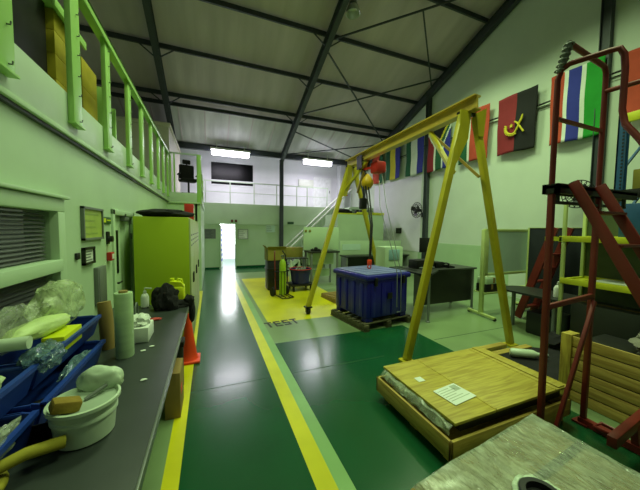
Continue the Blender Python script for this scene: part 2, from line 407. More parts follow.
# far wall: lower, balcony, upper
w = MB(); w.box(-.27, .41, FW, FW+.12, 0, 2.95); w.box(.41, 1.09, FW, FW+.12, 2.1, 2.95); w.box(1.09, RW, FW, FW+.12, 0, 2.95)
struct('wall_back', w, M['wall'], smooth=False)
w = MB(); w.box(-.27, RW, FW-.03, FW, 2.1, 3.08, .004); w.box(-.3, RW, FW, 15.3, 2.95, 3.08)
struct('trim_5', w, M['wall'], smooth=False)
w = MB(); w.box(1.1, 3.2, FW-.015, FW, 0, .1); w.box(3.5, 5.1, FW-.015, FW, 0, .1); w.box(-.26, .40, FW-.015, FW, 0, .07)
struct('baseboard_back', w, M['fgreen'], smooth=False)
X0, X1, Z0, Z1 = .06, 2.16, 4.18, 5.3
w = MB(); w.box(-4, X0, 15.3, 15.45, 2.95, 6.4); w.box(X0, X1, 15.3, 15.45, 2.95, Z0); w.box(X0, X1, 15.3, 15.45, Z1, 6.4); w.box(X1, RW, 15.3, 15.45, 2.95, 6.4)
for k in range(8):
    for u0, u1 in ((-1.1, X0-.05), (X1+.05, RW)): w.box(u0, u1, 15.294, 15.3, 3.35+k*.34, 3.36+k*.34)
struct('wall_balcony', w, M['wall_white'], smooth=False)
w = MB(); w.box(X0-.05, X1+.05, 15.27, 15.31, Z1, Z1+.06).box(X0-.05, X1+.05, 15.27, 15.31, Z0-.06, Z0).box(X0-.05, X0, 15.27, 15.31, Z0, Z1).box(X1, X1+.05, 15.27, 15.31, Z0, Z1).box(X0, X1, 15.28, 15.31, 4.36, 4.41)
wo = struct('window_2', w, M['wall_white'])
g = MB(); g.box(X0, X1, 15.34, 15.36, Z0, Z1); part(wo, 'window_pane', M['glassd'], g)
w = MB(); w.box(-4, RW, FW-.1, 15.45, 6.02, 6.12); struct('ceiling_balcony', w, M['wall_white'], smooth=False)
# corridor behind the open doorway
w = MB(); w.box(-1.2, -1.1, FW+.12, 18, 0, 2.9).box(2.4, 2.5, FW+.12, 18, 0, 2.9).box(-1.2, 2.5, 18, 18.1, 0, 2.9); struct('wall_corridor', w, M['wall_white'], smooth=False)
w = MB(); w.box(.2, 1.9, 17.96, 17.99, .9, 2.7); wo = struct('doorway_glow', w, M['daylight'])  # glowing panel added so the open doorway looks bright
# door leaf and notices
d = MB(); d.box(.37, .41, FW-.06, FW+.14, 0, 2.12).box(1.09, 1.13, FW-.06, FW+.14, 0, 2.12).box(.37, 1.13, FW-.06, FW+.14, 2.1, 2.14)
do = struct('door_2', d, M['dado'])
d = MB(); d.box(-.02, .02, 0, .62, .02, 2.06, 0, Matrix.Translation((.43, FW+.12, 0)) @ Matrix.Rotation(-.16, 4, 'Z')); part(do, 'door_leaf', M['white'], d)
d = MB(); mm = Matrix.Translation((.43, FW+.12, 0)) @ Matrix.Rotation(-.16, 4, 'Z')
for k in range(7): d.box(.021, .026, .03+.08*(k%2), .5, .32+k*.24, .44+k*.24, 0, mm)
part(do, 'blue_signs', mat('blue_sign', (40, 66, 190), .5), d)
def framed(name, label, cat, axis, pos, a0, a1, z0, z1, fm, pm, lines=0, lm=None, t=.03):
    """framed panel on a wall; axis 'x' = on wall facing +X at x=pos, 'y' = facing -Y at y=pos"""
    B = (lambda q, u0, u1, w0, w1, d0, d1: q.box(pos+d0, pos+d1, u0, u1, w0, w1)) if axis == 'x' else (lambda q, u0, u1, w0, w1, d0, d1: q.box(u0, u1, pos-d1, pos-d0, w0, w1))
    base = (pos, (a0+a1)/2, z0) if axis == 'x' else ((a0+a1)/2, pos, z0)
    th = thing(name, label, cat, base); e = .022 if (a1-a0) < .6 else .04
    q = MB()
    for u0,u1,w0,w1 in ((a0,a1,z0,z0+e),(a0,a1,z1-e,z1),(a0,a0+e,z0,z1),(a1-e,a1,z0,z1)): B(q,u0,u1,w0,w1,0,t)
    part(th, 'frame', fm, q)
    q = MB(); B(q,a0+e*.5,a1-e*.5,z0+e*.5,z1-e*.5,.0,t*.5); part(th, 'sheet', pm, q)
    if lines:
        q = MB()
        for k in range(lines):
            zc = z1-e-(k+.7)*(z1-z0-2*e)/(lines+.4); q_w = random.uniform(.55,.9)*(a1-a0-2*e)
            B(q,a0+e*1.4,a0+e*1.4+q_w*.95,zc-.004-.02*(z1-z0),zc+.004+.02*(z1-z0)*.3,t*.5,t*.5+.002)
        part(th, 'printed_lines', lm or M['grey'], q)
    return th
framed('vent_grille', 'grey louvred panel on the far green wall left of the doorway', 'vent', 'y', FW, -.25, .22, 1.42, 1.87, M['grey'], M['grey'], 6, M['steel'])
framed('framed_notice', 'grey framed notice right of the bright doorway', 'notice', 'y', FW, 1.22, 1.69, 1.40, 1.87, M['grey'], M['paper'], 4)
framed('notice_sheet', 'pale paper notice on far wall beside the dark column', 'notice', 'y', FW, 2.56, 3.02, 1.72, 2.09, M['fascia'], M['wb'], 3)
b = MB(); b.box(3.66,3.98,FW-.06,FW-.03,2.15,2.27,.005); t = tag(b.build('exit_sign', mat('dark_green_sign', (36, 84, 40), .5)), 'small dark green sign under the balcony right of the column', 'sign')
for x, l in ((.95,'left'), (1.13,'right')):
    t = thing('wall_beacon', 'small dark beacon above the doorway, the %s one of two' % l, 'lamp', (x, FW-.03, 2.24), 0, 'beacons above the doorway')
    b = MB(); b.box(x-.05,x+.05,FW-.06,FW-.03,2.2,2.32,.006); part(t, 'base', M['blackm'], b)
    b = MB(); b.cyl((x,FW-.1,2.26),(x,FW-.06,2.26),.04); part(t, 'lens', M['red'], b)
# balcony railing
br = thing('balcony_railing', 'pale grey tube railing along the far balcony', 'railing', (3, FW, 3.08))
for x in (-.2, .88, 1.99, 3.1, 4.15, 4.72, 5.85):
    p = MB(); p.box(x-.02, x+.02, FW-.02, FW+.02, 2.98, 4.08); part(br, 'post', M['fascia'], p)
p = MB(); p.beam((-.25,FW,4.09),(5.9,FW,4.09),.045,.045).beam((-.25,FW,3.6),(5.9,FW,3.6),.025,.025); part(br, 'rail', M['fascia'], p)
# far upper fittings
def fluoro(x0, x1, y, z, label, dangle=0):
    t = thing('fluorescent_light', label, 'light', ((x0+x1)/2, y, z))
    b = MB(); b.box(x0-.05, x1+.05, y-.14, y+.14, z+.05, z+.14, .01).box(x0+.2,x0+.24,y-.02,y+.02,z+.14,roofz(y)-.03).box(x1-.24,x1-.2,y-.02,y+.02,z+.14,roofz(y)-.03); part(t, 'housing', M['white'], b)
    b = MB(); b.box(x0, x1, y-.13, y+.13, z-.16, z+.05, .05); part(t, 'tube', M['tube_e'], b)
fluoro(.08, 1.72, 13.42, 5.36, 'lit fluorescent batten over the dark balcony window')
fluoro(4.42, 5.92, 13.42, 5.36, 'lit fluorescent batten right of the dark column')
b = MB(); b.box(5.62,6.75,15.24,15.3,3.08,4.95); b = struct('door_3', b, mat('white_door', (236, 236, 240), .4))
p = MB(); p.box(6.6,6.64,15.2,15.24,4.05,4.2); part(b, 'door_handle', M['grey'], p)
b = MB(); b.box(4.7,5.6,15.16,15.293,4.35,4.75,.03); tag(b.build('air_conditioner', M['white']), 'white air conditioner on balcony wall below the right fluorescent light', 'air conditioner')
t = thing('fire_extinguisher', 'small red extinguisher on the far balcony wall at the right end', 'extinguisher', (7.75, 15.2, 3.9))
b = MB(); b.lathe([(.02,0),(.09,.02),(.09,.5),(.04,.6),(.03,.62)], (7.75,15.2,3.95)); part(t, 'cylinder', M['redb'], b)
b = MB(); b.cyl((7.75,15.2,4.57),(7.75,15.2,4.66),.03).beam((7.75,15.2,4.64),(7.75,15.0,4.7),.03,.02); part(t, 'valve', M['black'], b)
b = MB(); b.box(7.15,7.5,14.9,15.29,3.08,5.7,.01); struct('trim_6', b, M['wall_white'])

# stairs to the balcony
st = thing('staircase', 'pale steel staircase rising along far wall to the balcony', 'stairs', (3.45, 13.2, 0))
Xs, Xe, n = 3.5, 6.85, 15
for y in (12.8, 13.65):
    p = MB(); p.beam((Xs, y, .05), (Xe, y, 3.03), .05, .2); part(st, 'stringer', M['fascia'], p)
    p = MB(); p.tube([(Xs, y, .95), (Xe, y, 4.0)], .045); part(st, 'handrail', M['white'], p)
    for k in range(5):
        x = Xs+.05+k*(Xe-Xs-.1)/4; z = (x-Xs)/(Xe-Xs)*2.98+.05
        p = MB(); p.cyl((x,y,z),(x,y,z+.95),.02); part(st, 'baluster', M['fascia'], p)
for k in range(n):
    x = Xs+(k+.6)*(Xe-Xs)/n; z = (k+1)*3.03/(n+1)
    p = MB(); p.box(x-.14, x+.14, 12.82, 13.63, z-.02, z+.02); part(st, 'tread', M['grey'], p)
b = MB(); b.box(6.85, RW, 12.75, FW-.03, 2.95, 3.08); struct('trim_7', b, M['wall'])

# right wall and its columns
w = MB(); w.box(RW, RW+.2, -4, FW+2, 0, 12.5); struct('wall_right', w, M['wall_r'], smooth=False)
w = MB(); w.box(RW-.012, RW, 5.4, 9.2, 0, 1.42); struct('trim_8', w, M['dado'], smooth=False)
for i, (y, z1) in enumerate(((3.50, roofz(3.50)-.2), (8.75, roofz(8.75)-.2))):
    c = MB(); wv, tf = (.2, .012)
    c.box(RW-.14, RW, y-.09, y-.078, 0, z1).box(RW-.14, RW, y+.078, y+.09, 0, z1).box(RW-.075, RW-.06, y-.08, y+.08, 0, z1)
    struct('trim_%d' % (9+i), c, M['steel'], smooth=False)
# roof sheets (corrugated) and frames
r = MB()
def sheet(u, v, y0, y1):
    x = -7+u*(RW+7.2); y = y0+v*(y1-y0)
    return (x, y, roofz(y)+.02*abs(((x*2.6) % 1)-.5))
r.grid(lambda u, v: sheet(u, v, 11.6, FW+.1), 240, 1); q1 = struct('ceiling_2', r, M['roof_l'], smooth=False)
r = MB()
for k in range(17): r.beam((-6.6+k*.92,11.6,roofz(11.6)-.004),(-6.6+k*.92,FW,roofz(FW)-.004),.045,.02)
struct('trim_40', r, M['roof'], smooth=False)
r = MB(); r.grid(lambda u, v: sheet(u, v, 2.0, 11.6), 240, 1); struct('ceiling', r, M['roof'], smooth=False)
r = MB(); r.grid(lambda u, v: (-7+u*(RW+7.2), 2-v*6.5, roofz(2)-v*6.5*.372), 30, 1); struct('ceiling_3', r, M['roof'], smooth=False)
tn = 11
def Ibeam(mb, p0, p1, w, h, up=(0,0,1), t=.012):
    p0 = Vector(p0); p1 = Vector(p1); d = (p1-p0).normalized(); x = d.cross(Vector(up)).normalized(); u = x.cross(d)
    mb.beam(p0+u*(h/2-t/2), p1+u*(h/2-t/2), w, t, up).beam(p0-u*(h/2-t/2), p1-u*(h/2-t/2), w, t, up).beam(p0, p1, t, h-2*t, up)
    return mb
for x in (-1.38, 3.32, 7.98):
    c = MB(); o_ = .32
    Ibeam(c, (x, FW-.1, roofz(FW)-o_), (x, 2, roofz(2)-o_), .16, .3)
    Ibeam(c, (x, FW-.12, 0 if x > 0 else 2.9), (x, FW-.12, roofz(FW)-.3), .16, .2, (0,1,0))
    if x > 0: c.beam((x, FW-.12, 5.0), (x, FW-.55, roofz(FW-.55)-.3), .1, .06)
    struct('trim_%d' % tn, c, M['steel'], smooth=False); tn += 1
for y in (7.9, 9.39, 11.06, 11.47, 6.3, 4.7, 3.2):
    c = MB(); h = .16; Ibeam(c, (-7, y, roofz(y)-.12), (RW, y, roofz(y)-.12), .055, .13)
    for x in (-1.38, 3.32):
        c.beam((x-.45, y, roofz(y)-.17), (x-.06, y, roofz(y)-.46), .03, .03).beam((x+.45, y, roofz(y)-.17), (x+.06, y, roofz(y)-.46), .03, .03) if y in (9.39, 11.06, 7.9) else None
    struct('trim_%d' % tn, c, M['steel'], smooth=False); tn += 1
c = MB(); c.box(-7, RW, FW-.12, FW+.05, 5.42, 5.66); c.box(-7, RW, FW-.14, FW-.12, 5.5, 5.6); struct('trim_%d' % tn, c, M['steel'], smooth=False); tn += 1
c = MB()
rp = lambda x, y: (x, y, roofz(y)-.3)
for a, b_ in (((3.4,7.85),(7.9,5.0)), ((3.4,8.15),(7.9,11.6)), ((3.4,10.75),(7.9,8.05)), ((3.4,11.7),(7.9,13.3)), ((5.6,6.45),(7.9,8.5)), ((3.4,13.3),(7.9,11.75))):
    c.beam(rp(*a), rp(*b_), .042, .042)
struct('trim_%d' % tn, c, M['steel'], smooth=False); tn += 1
t = thing('high_bay_lamp', 'round glass high bay lamp hanging from the dark roof frame', 'lamp', (3.66, 6.95, 7.74))
b = MB(); b.cyl((3.66,6.95,8.05),(3.66,6.95,roofz(6.95)-.01),.015).lathe([(.06,.0),(.11,.03),(.1,.09),(.05,.1)], (3.66,6.95,7.97)); part(t, 'gear_housing', M['grey'], b)
b = MB(); b.lathe([(.06,.25),(.14,.2),(.19,.08),(.2,0),(.185,0.005),(.13,.18),(.05,.22)], (3.66,6.95,7.74)); part(t, 'reflector', mat('prismatic_reflector', (200,206,196), .2, metal=.3), b)

# ------------------------------------------------------------------ flags on the right wall
def stripes(cols, bounds): return lambda u, v: next(i for i, b_ in enumerate(bounds) if u <= b_)
FX = RW-.16
def flag(y_l, width, ztop, h, mats, mi, label, seed, nu=24, nv=22):
    """u runs 0 (left as seen, larger Y) .. 1; v 0 top .. 1 bottom"""
    y_l *= .98; width *= .98; ztop = 1.9+(ztop-1.9)*.985; h *= .985
    t = thing('wall_flag', label, 'flag', (FX, y_l-width/2, ztop-h), 0, None)
    b = MB()
    def fn(u, v):
        return (FX+.022*math.sin(u*7+seed+v*1.2)*(.25+v)+.012*math.sin(v*9+seed), y_l-u*width*(1-.03*v)-.03*v*math.sin(seed), ztop-v*h+.015*math.sin(u*6+seed))
    b.grid(fn, nu, nv, mi); part(t, 'cloth', mats, b, solid=.004)
    return t
fm = lambda n, c: mat('flag_'+n, c, .85, var=.06, bump=.1)
F_red0, F_black, F_blue, F_green, F_white, F_yel, F_brick, F_dg = fm('red',(176,38,40)), fm('black',(20,18,22)), fm('blue',(44,50,150)), fm('green',(30,150,44)), fm('white',(222,228,218)), fm('yellow',(214,200,50)), fm('brick',(186,70,46)), fm('dark_green',(26,92,58))
F_red = fm('dark_red',(138,34,44))
flag(12.9, .95, 5.9, 1.6, [F_brick, F_dg], stripes(0, (.7, 1)), 'red and green flag at the far end of the row, behind the hoist', 1)
flag(11.65, 1.1, 5.85, 1.55, [F_dg, F_yel, F_blue], stripes(0, (.34, .66, 1)), 'green, yellow and blue striped flag above the white wall panel', 2)
flag(10.12, 1.1, 5.85, 1.6, [F_dg, F_white, F_blue], stripes(0, (.3, .62, 1)), 'dark green, white and blue striped flag beside the wall column', 3)
def za(u, v):
    tri = v < .42 and abs(u-.5) < (.42-v)/.42*.5
    if tri: return 4 if abs(u-.5) < (.42-v)/.42*.5-.1 else 5
    arm = max(0, .45-v)*1.0
    g = .17+arm; 
    if abs(u-.5) < .15+min(.35, arm*.9): return 2
    if abs(u-.5) < .22+min(.35, arm*.9): return 1
    return 0 if u < .5 else 3
flag(8.78, 1.1, 5.85, 1.65, [F_red, F_white, F_dg, F_blue, F_black, F_yel], za, 'six coloured flag with red, green and blue bands right of the wall column', 4, 40, 30)
flag(7.3, 1.1, 5.85, 1.65, [F_dg, F_white, F_brick], stripes(0, (.28, .36, 1)), 'green and brick red flag half hidden by the crane leg', 5)
t = flag(5.93, 1.07, 5.78, 1.62, [F_red, F_black], stripes(0, (.5, 1)), 'red and black flag with yellow half gear emblem', 6)
# emblem: half gear, star, machete
b = MB(); ex = FX-.075; cy, cz = 5.30, 4.80
P = lambda dy, dz: (ex, cy-dy, cz+dz)
gear = [math.radians(158+i*5) for i in range(30)]
b.tube([P(-.03+.18*math.cos(a), .0+.18*math.sin(a)) for a in gear], .026, 6)
for a in gear[::3]: b.beam(P(-.03+.18*math.cos(a), .18*math.sin(a)), P(-.03+.235*math.cos(a), .235*math.sin(a)), .035, .03, (1,0,0))
b.tube([P(.05,-.15), P(.11,-.04), P(.16,.08), P(.21,.17), P(.23,.27)], [.026,.026,.028,.03,.014], 6)
b.tube([P(.02,.14), P(.08,.1), P(.16,-.02), P(.27,-.2)], [.02,.022,.022,.024], 6)
star = [(-.07+.06*(1 if k % 2 == 0 else .42)*math.sin(k*PI/5), .05+.06*(1 if k % 2 == 0 else .42)*math.cos(k*PI/5)) for k in range(10)]
mx = Matrix(((0,0,1,ex),(-1,0,0,cy),(0,1,0,cz),(0,0,0,1)))
b.prism(star, .012, mx); part(t, 'emblem', F_yel, b)
flag(4.56, 1.03, 5.78, 1.7, [F_brick, F_white, F_blue, F_green], lambda u, v: 0 if u < .29 else 1 if u < .35 else 2 if u < .62 else 1 if u < .69 else 3, 'red, blue and green flag with white bands behind the red ladder', 7, 36)
flag(3.2, 1.0, 5.62, 1.45, [F_brick], lambda u, v: 0, 'plain brick red flag at the right edge above the blue rack', 8)
b = MB(); b.tube([(RW-.08, y, 5.24+.05*math.sin(y*2.3)) for y in [1+.5*k for k in range(25)]], .022, 8)
b.tube([(RW-.07, y, 5.17+.04*math.sin(y*2.3)) for y in [1+.5*k for k in range(25)]], .008, 6)
for y in (2, 5, 8, 11): b.box(RW-.08, RW, y-.02, y+.02, 5.15, 5.3)
tag(b.build('flag_rail', M['blackm']), 'dark rail behind the flags along the right wall', 'rail')

# wall fans
def fan(x, y, z, label):
    t = thing('wall_fan', label, 'fan', (x, y, z-.3))
    cx = x-.32; Rr = .31
    b = MB()
    for k in range(18):
        a = 2*PI*k/18
        b.tube([(cx-.06,y+.05*math.cos(a),z+.05*math.sin(a)),(cx-.05,y+.22*math.cos(a),z+.22*math.sin(a)),(cx,y+Rr*math.cos(a),z+Rr*math.sin(a)),(cx+.06,y+.2*math.cos(a),z+.2*math.sin(a))], .008, 5)
    for rr, dx in ((Rr,0),(.22,-.05),(.12,-.058)): b.tube([(cx+dx,y+rr*math.cos(2*PI*k/28),z+rr*math.sin(2*PI*k/28)) for k in range(28)], .011, 6, True)
    part(t, 'cage', M['blackm'], b)
    b = MB(); b.cyl((cx-.06,y,z),(cx-.045,y,z),.05); part(t, 'hub', M['black'], b)
    b = MB(); b.cyl((cx+.05,y,z),(cx+.2,y,z),.085,.06); part(t, 'motor', M['black'], b)
    for k in range(3):
        a = 2*PI*k/3+.5; b = MB()
        mx = Matrix.Translation((cx,y,z)) @ Matrix.Rotation(a,4,'X') @ Matrix.Rotation(.35,4,'Z')
        b.prism([(.0,.03),(.09,.11),(.10,.25),(-.04,.28),(-.08,.12),(-.03,.03)], .004, mx @ Matrix.Rotation(PI/2,4,'Y') @ Matrix.Rotation(0,4,'Z')); part(t, 'blade', M['black'], b)
    b = MB(); b.tube([(cx+.18,y,z),(cx+.25,y,z-.05),(x-.02,y,z-.18)], .02).box(x-.03,x,y-.06,y+.06,z-.28,z-.08,.008); part(t, 'bracket', M['black'], b)
fan(RW, 8.99, 2.72, 'black wall fan beside the wall column, left of the crane leg')
fan(RW, 3.71, 2.76, 'wall fan half hidden behind the red ladder platform')

# ------------------------------------------------------------------ gantry crane and hoist
gc = thing('gantry_crane', 'yellow A-frame gantry crane over the blue container', 'crane', (3.6, 4.8, 0))
F1, F2, F3, F4 = Vector((2.62,3.14,0)), Vector((4.63,3.0,0)), Vector((2.01,5.74,0)), Vector((4.85,7.0,0))
B0, B1 = Vector((3.72,3.05,3.82)), Vector((3.42,6.66,3.63))
def bm_at(t, dz=0): return B0.lerp(B1, t)+Vector((0,0,dz))
b = MB(); Ibeam(b, B0, B1, .15, .215, t=.02); part(gc, 'main_beam', mat('worn_beam_paint', (196, 168, 74), .3, var=.14, scale=2.5), b)
A1, A2 = bm_at(.045,-.11), bm_at(.95,-.11)
for F, A, tw in ((F1,A1,-.1),(F2,A1,.17),(F3,A2,-.08),(F4,A2,.08)):
    top = A+Vector((tw,0,-.02)); b = MB(); b.beam(F+Vector((0,0,.16 if F.y > 4 else .03)), top, .105, .085, (0,1,0), .01)
    lg = part(gc, 'leg', M['yellow'], b)
    if F.y < 4:
        b = MB(); b.box(F.x-.09,F.x+.09,F.y-.08,F.y+.08,0,.03,.004); part(lg, 'base_plate', M['yellow'], b); continue
    b = MB(); b.box(F.x-.08,F.x+.08,F.y-.07,F.y+.07,.15,.175); b.box(F.x-.05,F.x-.04,F.y-.04,F.y+.04,.04,.15).box(F.x+.04,F.x+.05,F.y-.04,F.y+.04,.04,.15)
    part(lg, 'caster_fork', M['blackm'], b)
    b = MB(); b.cyl((F.x-.03,F.y,.075),(F.x+.03,F.y,.075),.075,n=20); part(lg, 'caster_wheel', M['rubber'], b)
# head plates (gussets)
for A, Fa, Fb in ((A1,F1,F2),(A2,F3,F4)):
    u = (Fb-Fa).normalized()
    mx = Matrix(((u.x,0,u.y,A.x-.0),(u.y,0,-u.x,A.y-.05),(0,1,0,A.z),(0,0,0,1)))
    for p_ in ([(-.37,-.80),(-.24,-.78),(-.04,-.40),(-.0,.02),(-.2,.02),(-.2,-.22)], [(.10,.0),(.16,-.34),(.26,-.34),(.30,.10)]):
        b = MB(); b.prism(p_, .02, mx); part(gc, 'head_plate', M['yellow'], b)
    b = MB(); b.beam(A-u*.16, A+u*.3, .1, .03); part(gc, 'cross_tie', M['blackm'], b)
# knee braces beam -> legs
def on_leg(F, A, z): return F.lerp(A, z/A.z)
for F, A, s_ in ((F1,A1,.24),(F3,A2,.76)):
    p0 = on_leg(F, A, 2.78 if A is A1 else 2.9); p1 = bm_at(s_,-.14)
    b = MB(); b.beam(p0, p1, .07, .05); part(gc, 'knee_brace', M['yellow'], b)
p0 = on_leg(F2, A1, 2.75); p1 = bm_at(.24,-.14)
b = MB(); b.beam(p0, p1, .06, .04); part(gc, 'knee_brace', M['yellowd'], b)
p0 = on_leg(F4, A2, 2.9); p1 = bm_at(.76,-.14)
b = MB(); b.beam(p0, p1, .06, .04); part(gc, 'knee_brace', M['yellowd'], b)
# chain hoist
H = bm_at(.80)
ho = thing('chain_hoist', 'yellow and red chain hoist hanging under the crane beam', 'hoist', (H.x, H.y, 3.0))
b = MB(); b.box(H.x-.12,H.x-.1,H.y-.12,H.y+.12,H.z-.3,H.z+.02).box(H.x+.1,H.x+.12,H.y-.12,H.y+.12,H.z-.3,H.z+.02).box(H.x-.12,H.x+.12,H.y-.03,H.y+.03,H.z-.32,H.z-.27)
for sx in (-1,1):
    for sy in (-1,1): b.cyl((H.x+sx*.05,H.y+sy*.08,H.z-.085),(H.x+sx*.1,H.y+sy*.08,H.z-.085),.035)
part(ho, 'trolley', M['blackm'], b)
b = MB(); b.box(H.x+.06,H.x+.32,H.y-.5,H.y-.2,H.z-.44,H.z-.18,.04).beam((H.x,H.y,H.z-.3),(H.x+.1,H.y-.3,H.z-.3),.05,.05); part(ho, 'drive_unit', M['redb'], b)
b = MB(); b.lathe([(.02,-.02),(.09,.02),(.145,.1),(.145,.18),(.09,.28),(.03,.36)], (H.x+.06,H.y-.1,H.z-.78)); part(ho, 'hoist_body', mat('hoist_yellow', (222,176,24), .4), b)
b = MB(); b.cyl((H.x+.02,H.y-.1,H.z-.42),(H.x,H.y,H.z-.3),.02)
b.tube([(H.x-.02,H.y-.15,H.z-.7),(3.26,5.2,2.0),(3.17,5.08,1.24)], .018, 8).tube([(H.x+.06,H.y-.15,H.z-.7),(3.3,5.2,2.0),(3.19,5.08,1.24)], .018, 8)
part(ho, 'lifting_chain', M['blackm'], b)
b = MB(); b.box(3.13,3.21,5.04,5.12,1.14,1.26,.015).tube(arc((3.17,5.08,1.11),.04,PI*.6,PI*2.2,10,'xz'), .014, 8); part(ho, 'hook', M['orange'], b)
b = MB(); b.cyl((H.x-.05,H.y-.1,H.z-.7),(H.x-.05,H.y-.1,2.64),.012).box(H.x-.13,H.x+.03,H.y-.17,H.y-.03,2.4,2.66,.02); part(ho, 'chain_bag', M['black'], b)
b = MB()
b.tube([(H.x+.25,H.y-.3,H.z-.45),(3.42,5.1,2.4),(3.36,4.55,1.5),(3.36,4.37,1.04),(3.36,4.36,.4)], .009, 6)
b.tube([(H.x+.3,H.y-.35,H.z-.45),(3.52,5.0,2.4),(3.48,4.58,1.5),(3.47,4.39,1.04),(3.47,4.38,.3),(3.36,4.36,.3)], .009, 6)
part(ho, 'hand_chain', M['grey'], b)

# ------------------------------------------------------------------ blue container on pallet
def pallet(name, label, loc, rz, sx, sy, h=.14, m=None, boards=7):
    t = thing(name, label, 'pallet', loc, rz); m = m or M['pallet']
    for k in range(boards):
        y = -sy/2+(k+.5)*sy/boards; b = MB(True); b.box(-sx/2,sx/2,y-.045,y+.045,h-.022,h,.003); part(t, 'top_board', m, b)
    for x in (-sx/2+.05, 0, sx/2-.05):
        b = MB(True); b.box(x-.05,x+.05,-sy/2,sy/2,.02,h-.022,.003); part(t, 'bearer', m, b)
        b = MB(True); b.box(x-.06,x+.06,-sy/2,sy/2,0,.02); part(t, 'base_board', m, b)
    return t
PC = (3.155, 5.0); PR = math.radians(8)
pallet('wooden_pallet', 'weathered wooden pallet under the blue container', (PC[0],PC[1],0), PR, 1.22, 1.2)
bc = thing('bulk_container', 'dark blue moulded plastic container standing on a pallet under the crane', 'container', (PC[0],PC[1],.14), PR)
b = MB(True); hw = .54
b.box(-hw,hw,-hw,hw,.06,.86,.05)
for k in range(4):
    for sx, sy in ((1,0),(-1,0),(0,1),(0,-1)):
        a = -.39+k*.26
        if sx: b.box(sx*(hw-.01)-.03,sx*(hw-.01)+.03,a-.055,a+.055,.1,.74,.014)
        else: b.box(a-.055,a+.055,sy*(hw-.01)-.03,sy*(hw-.01)+.03,.1,.74,.014)
part(bc, 'body', M['blue'], b)
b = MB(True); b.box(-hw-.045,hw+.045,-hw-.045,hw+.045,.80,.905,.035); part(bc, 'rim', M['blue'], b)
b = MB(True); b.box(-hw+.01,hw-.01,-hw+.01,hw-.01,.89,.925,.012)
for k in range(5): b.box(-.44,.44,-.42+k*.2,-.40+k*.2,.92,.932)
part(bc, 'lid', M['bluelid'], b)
for sx in (-1,1):
    for sy in (-1,1):
        b = MB(True); b.box(sx*.44-.08,sx*.44+.08,sy*.44-.08,sy*.44+.08,0,.07,.01); part(bc, 'foot', M['blue'], b)
for sx in (-.36,.36):
    b = MB(True); b.box(sx-.03,sx+.03,-hw-.075,-hw-.03,.7,.86,.008); part(bc, 'latch', M['black'], b)
b = MB(True); b.box(-.05,.07,-hw-.05,-hw-.03,.42,.54,.006); part(bc, 'label_plate', M['black'], b)
pallet('wooden_pallet', 'small brown pallet on the yellow floor behind the blue container', (3.22, 6.75, 0), .1, .6, .8, .12, M['card'], 5)

# ------------------------------------------------------------------ test area: hand truck, cylinder, boxes, tub cart
ht = thing('hand_truck', 'black hand truck holding a gas cylinder on the yellow floor', 'hand truck', (1.84, 7.6, 0), .25)
for sx in (-1,1):
    b = MB(True); b.tube([(sx*.17,0,.06),(sx*.17,.02,.6),(sx*.17,.06,1.15),(sx*.12,.14,1.28)], .018); part(ht, 'upright', M['red'] if sx < 0 else M['blackm'], b)
    b = MB(True); b.cyl((sx*.22-.03,.08,.13),(sx*.22+.03,.08,.13),.13,n=20); part(ht, 'wheel', M['rubber'], b)
b = MB(True)
for z in (.2,.45,.7): b.beam((-.17,.01,z),(.17,.01,z),.03,.02)
b.tube([(-.17,0,.72)]+[(.24*math.cos(a),-.22*math.sin(a)-.0,.72) for a in [PI-.3-k*(PI-.6)/8 for k in range(9)]]+[(.17,0,.72)], .012, 8)
for x in (-.1,0,.1): b.tube([(x,-.215,.74),(x,-.215,.06)], .008, 6)
part(ht, 'frame', M['blackm'], b)
b = MB(True); b.tube([(-.17,0,.05),(-.17,-.42,.03),(0,-.46,.03),(.17,-.42,.03),(.17,0,.05)], .016, 8).tube([(-.05,0,.05),(-.05,-.44,.03)], .012, 6).tube([(.08,0,.05),(.08,-.44,.03)], .012, 6); part(ht, 'toe_frame', M['blackm'], b)
gcy = thing('gas_cylinder', 'lime green gas cylinder strapped upright on the hand truck', 'gas cylinder', (1.865, 7.5, .06), 0)
b = MB(); b.lathe([(.04,0),(.09,.01),(.095,.05),(.095,.85),(.08,.93),(.04,.99),(.035,1.0)], (1.865,7.5,.06)); part(gcy, 'body', mat('lime_cylinder', (150,180,40), .4), b)
b = MB(); b.cyl((1.865,7.5,1.05),(1.865,7.5,1.14),.025).cyl((1.82,7.5,1.12),(1.91,7.5,1.12),.018).lathe([(.05,0),(.05,.03)], (1.865,7.5,1.14)); part(gcy, 'valve', M['chrome'], b)
b = MB(); b.box(1.62,2.12,8.35,8.85,0,.92,.03); b.box(1.6,2.14,8.33,8.87,.62,.68,.01); tag(b.build('black_case', M['black']), 'black upright case behind the gas cylinder', 'case')
def openbox(name, label, x0,x1,y0,y1,z0,z1,m, flap=.12):
    t = thing(name, label, 'box', ((x0+x1)/2,(y0+y1)/2,z0)); e = .012; b = MB()
    b.box(x0,x1,y0,y1,z0,z0+e).box(x0,x0+e,y0,y1,z0,z1).box(x1-e,x1,y0,y1,z0,z1).box(x0,x1,y0,y0+e,z0,z1).box(x0,x1,y1-e,y1,z0,z1); part(t, 'body', m, b)
    b = MB(); b.beam(((x0+x1)/2,y0,z1),((x0+x1)/2,y0-flap*.6,z1+flap*.5),x1-x0,.006); part(t, 'flap', m, b)
    b = MB(); b.beam((x0,(y0+y1)/2,z1),(x0-flap*.5,(y0+y1)/2,z1+flap*.7),y1-y0,.006); part(t, 'flap', m, b)
    return t
openbox('cardboard_box', 'olive cardboard box with open flaps on top of the black case', 1.6,2.18,8.34,8.84,.922,1.30,M['olive'])
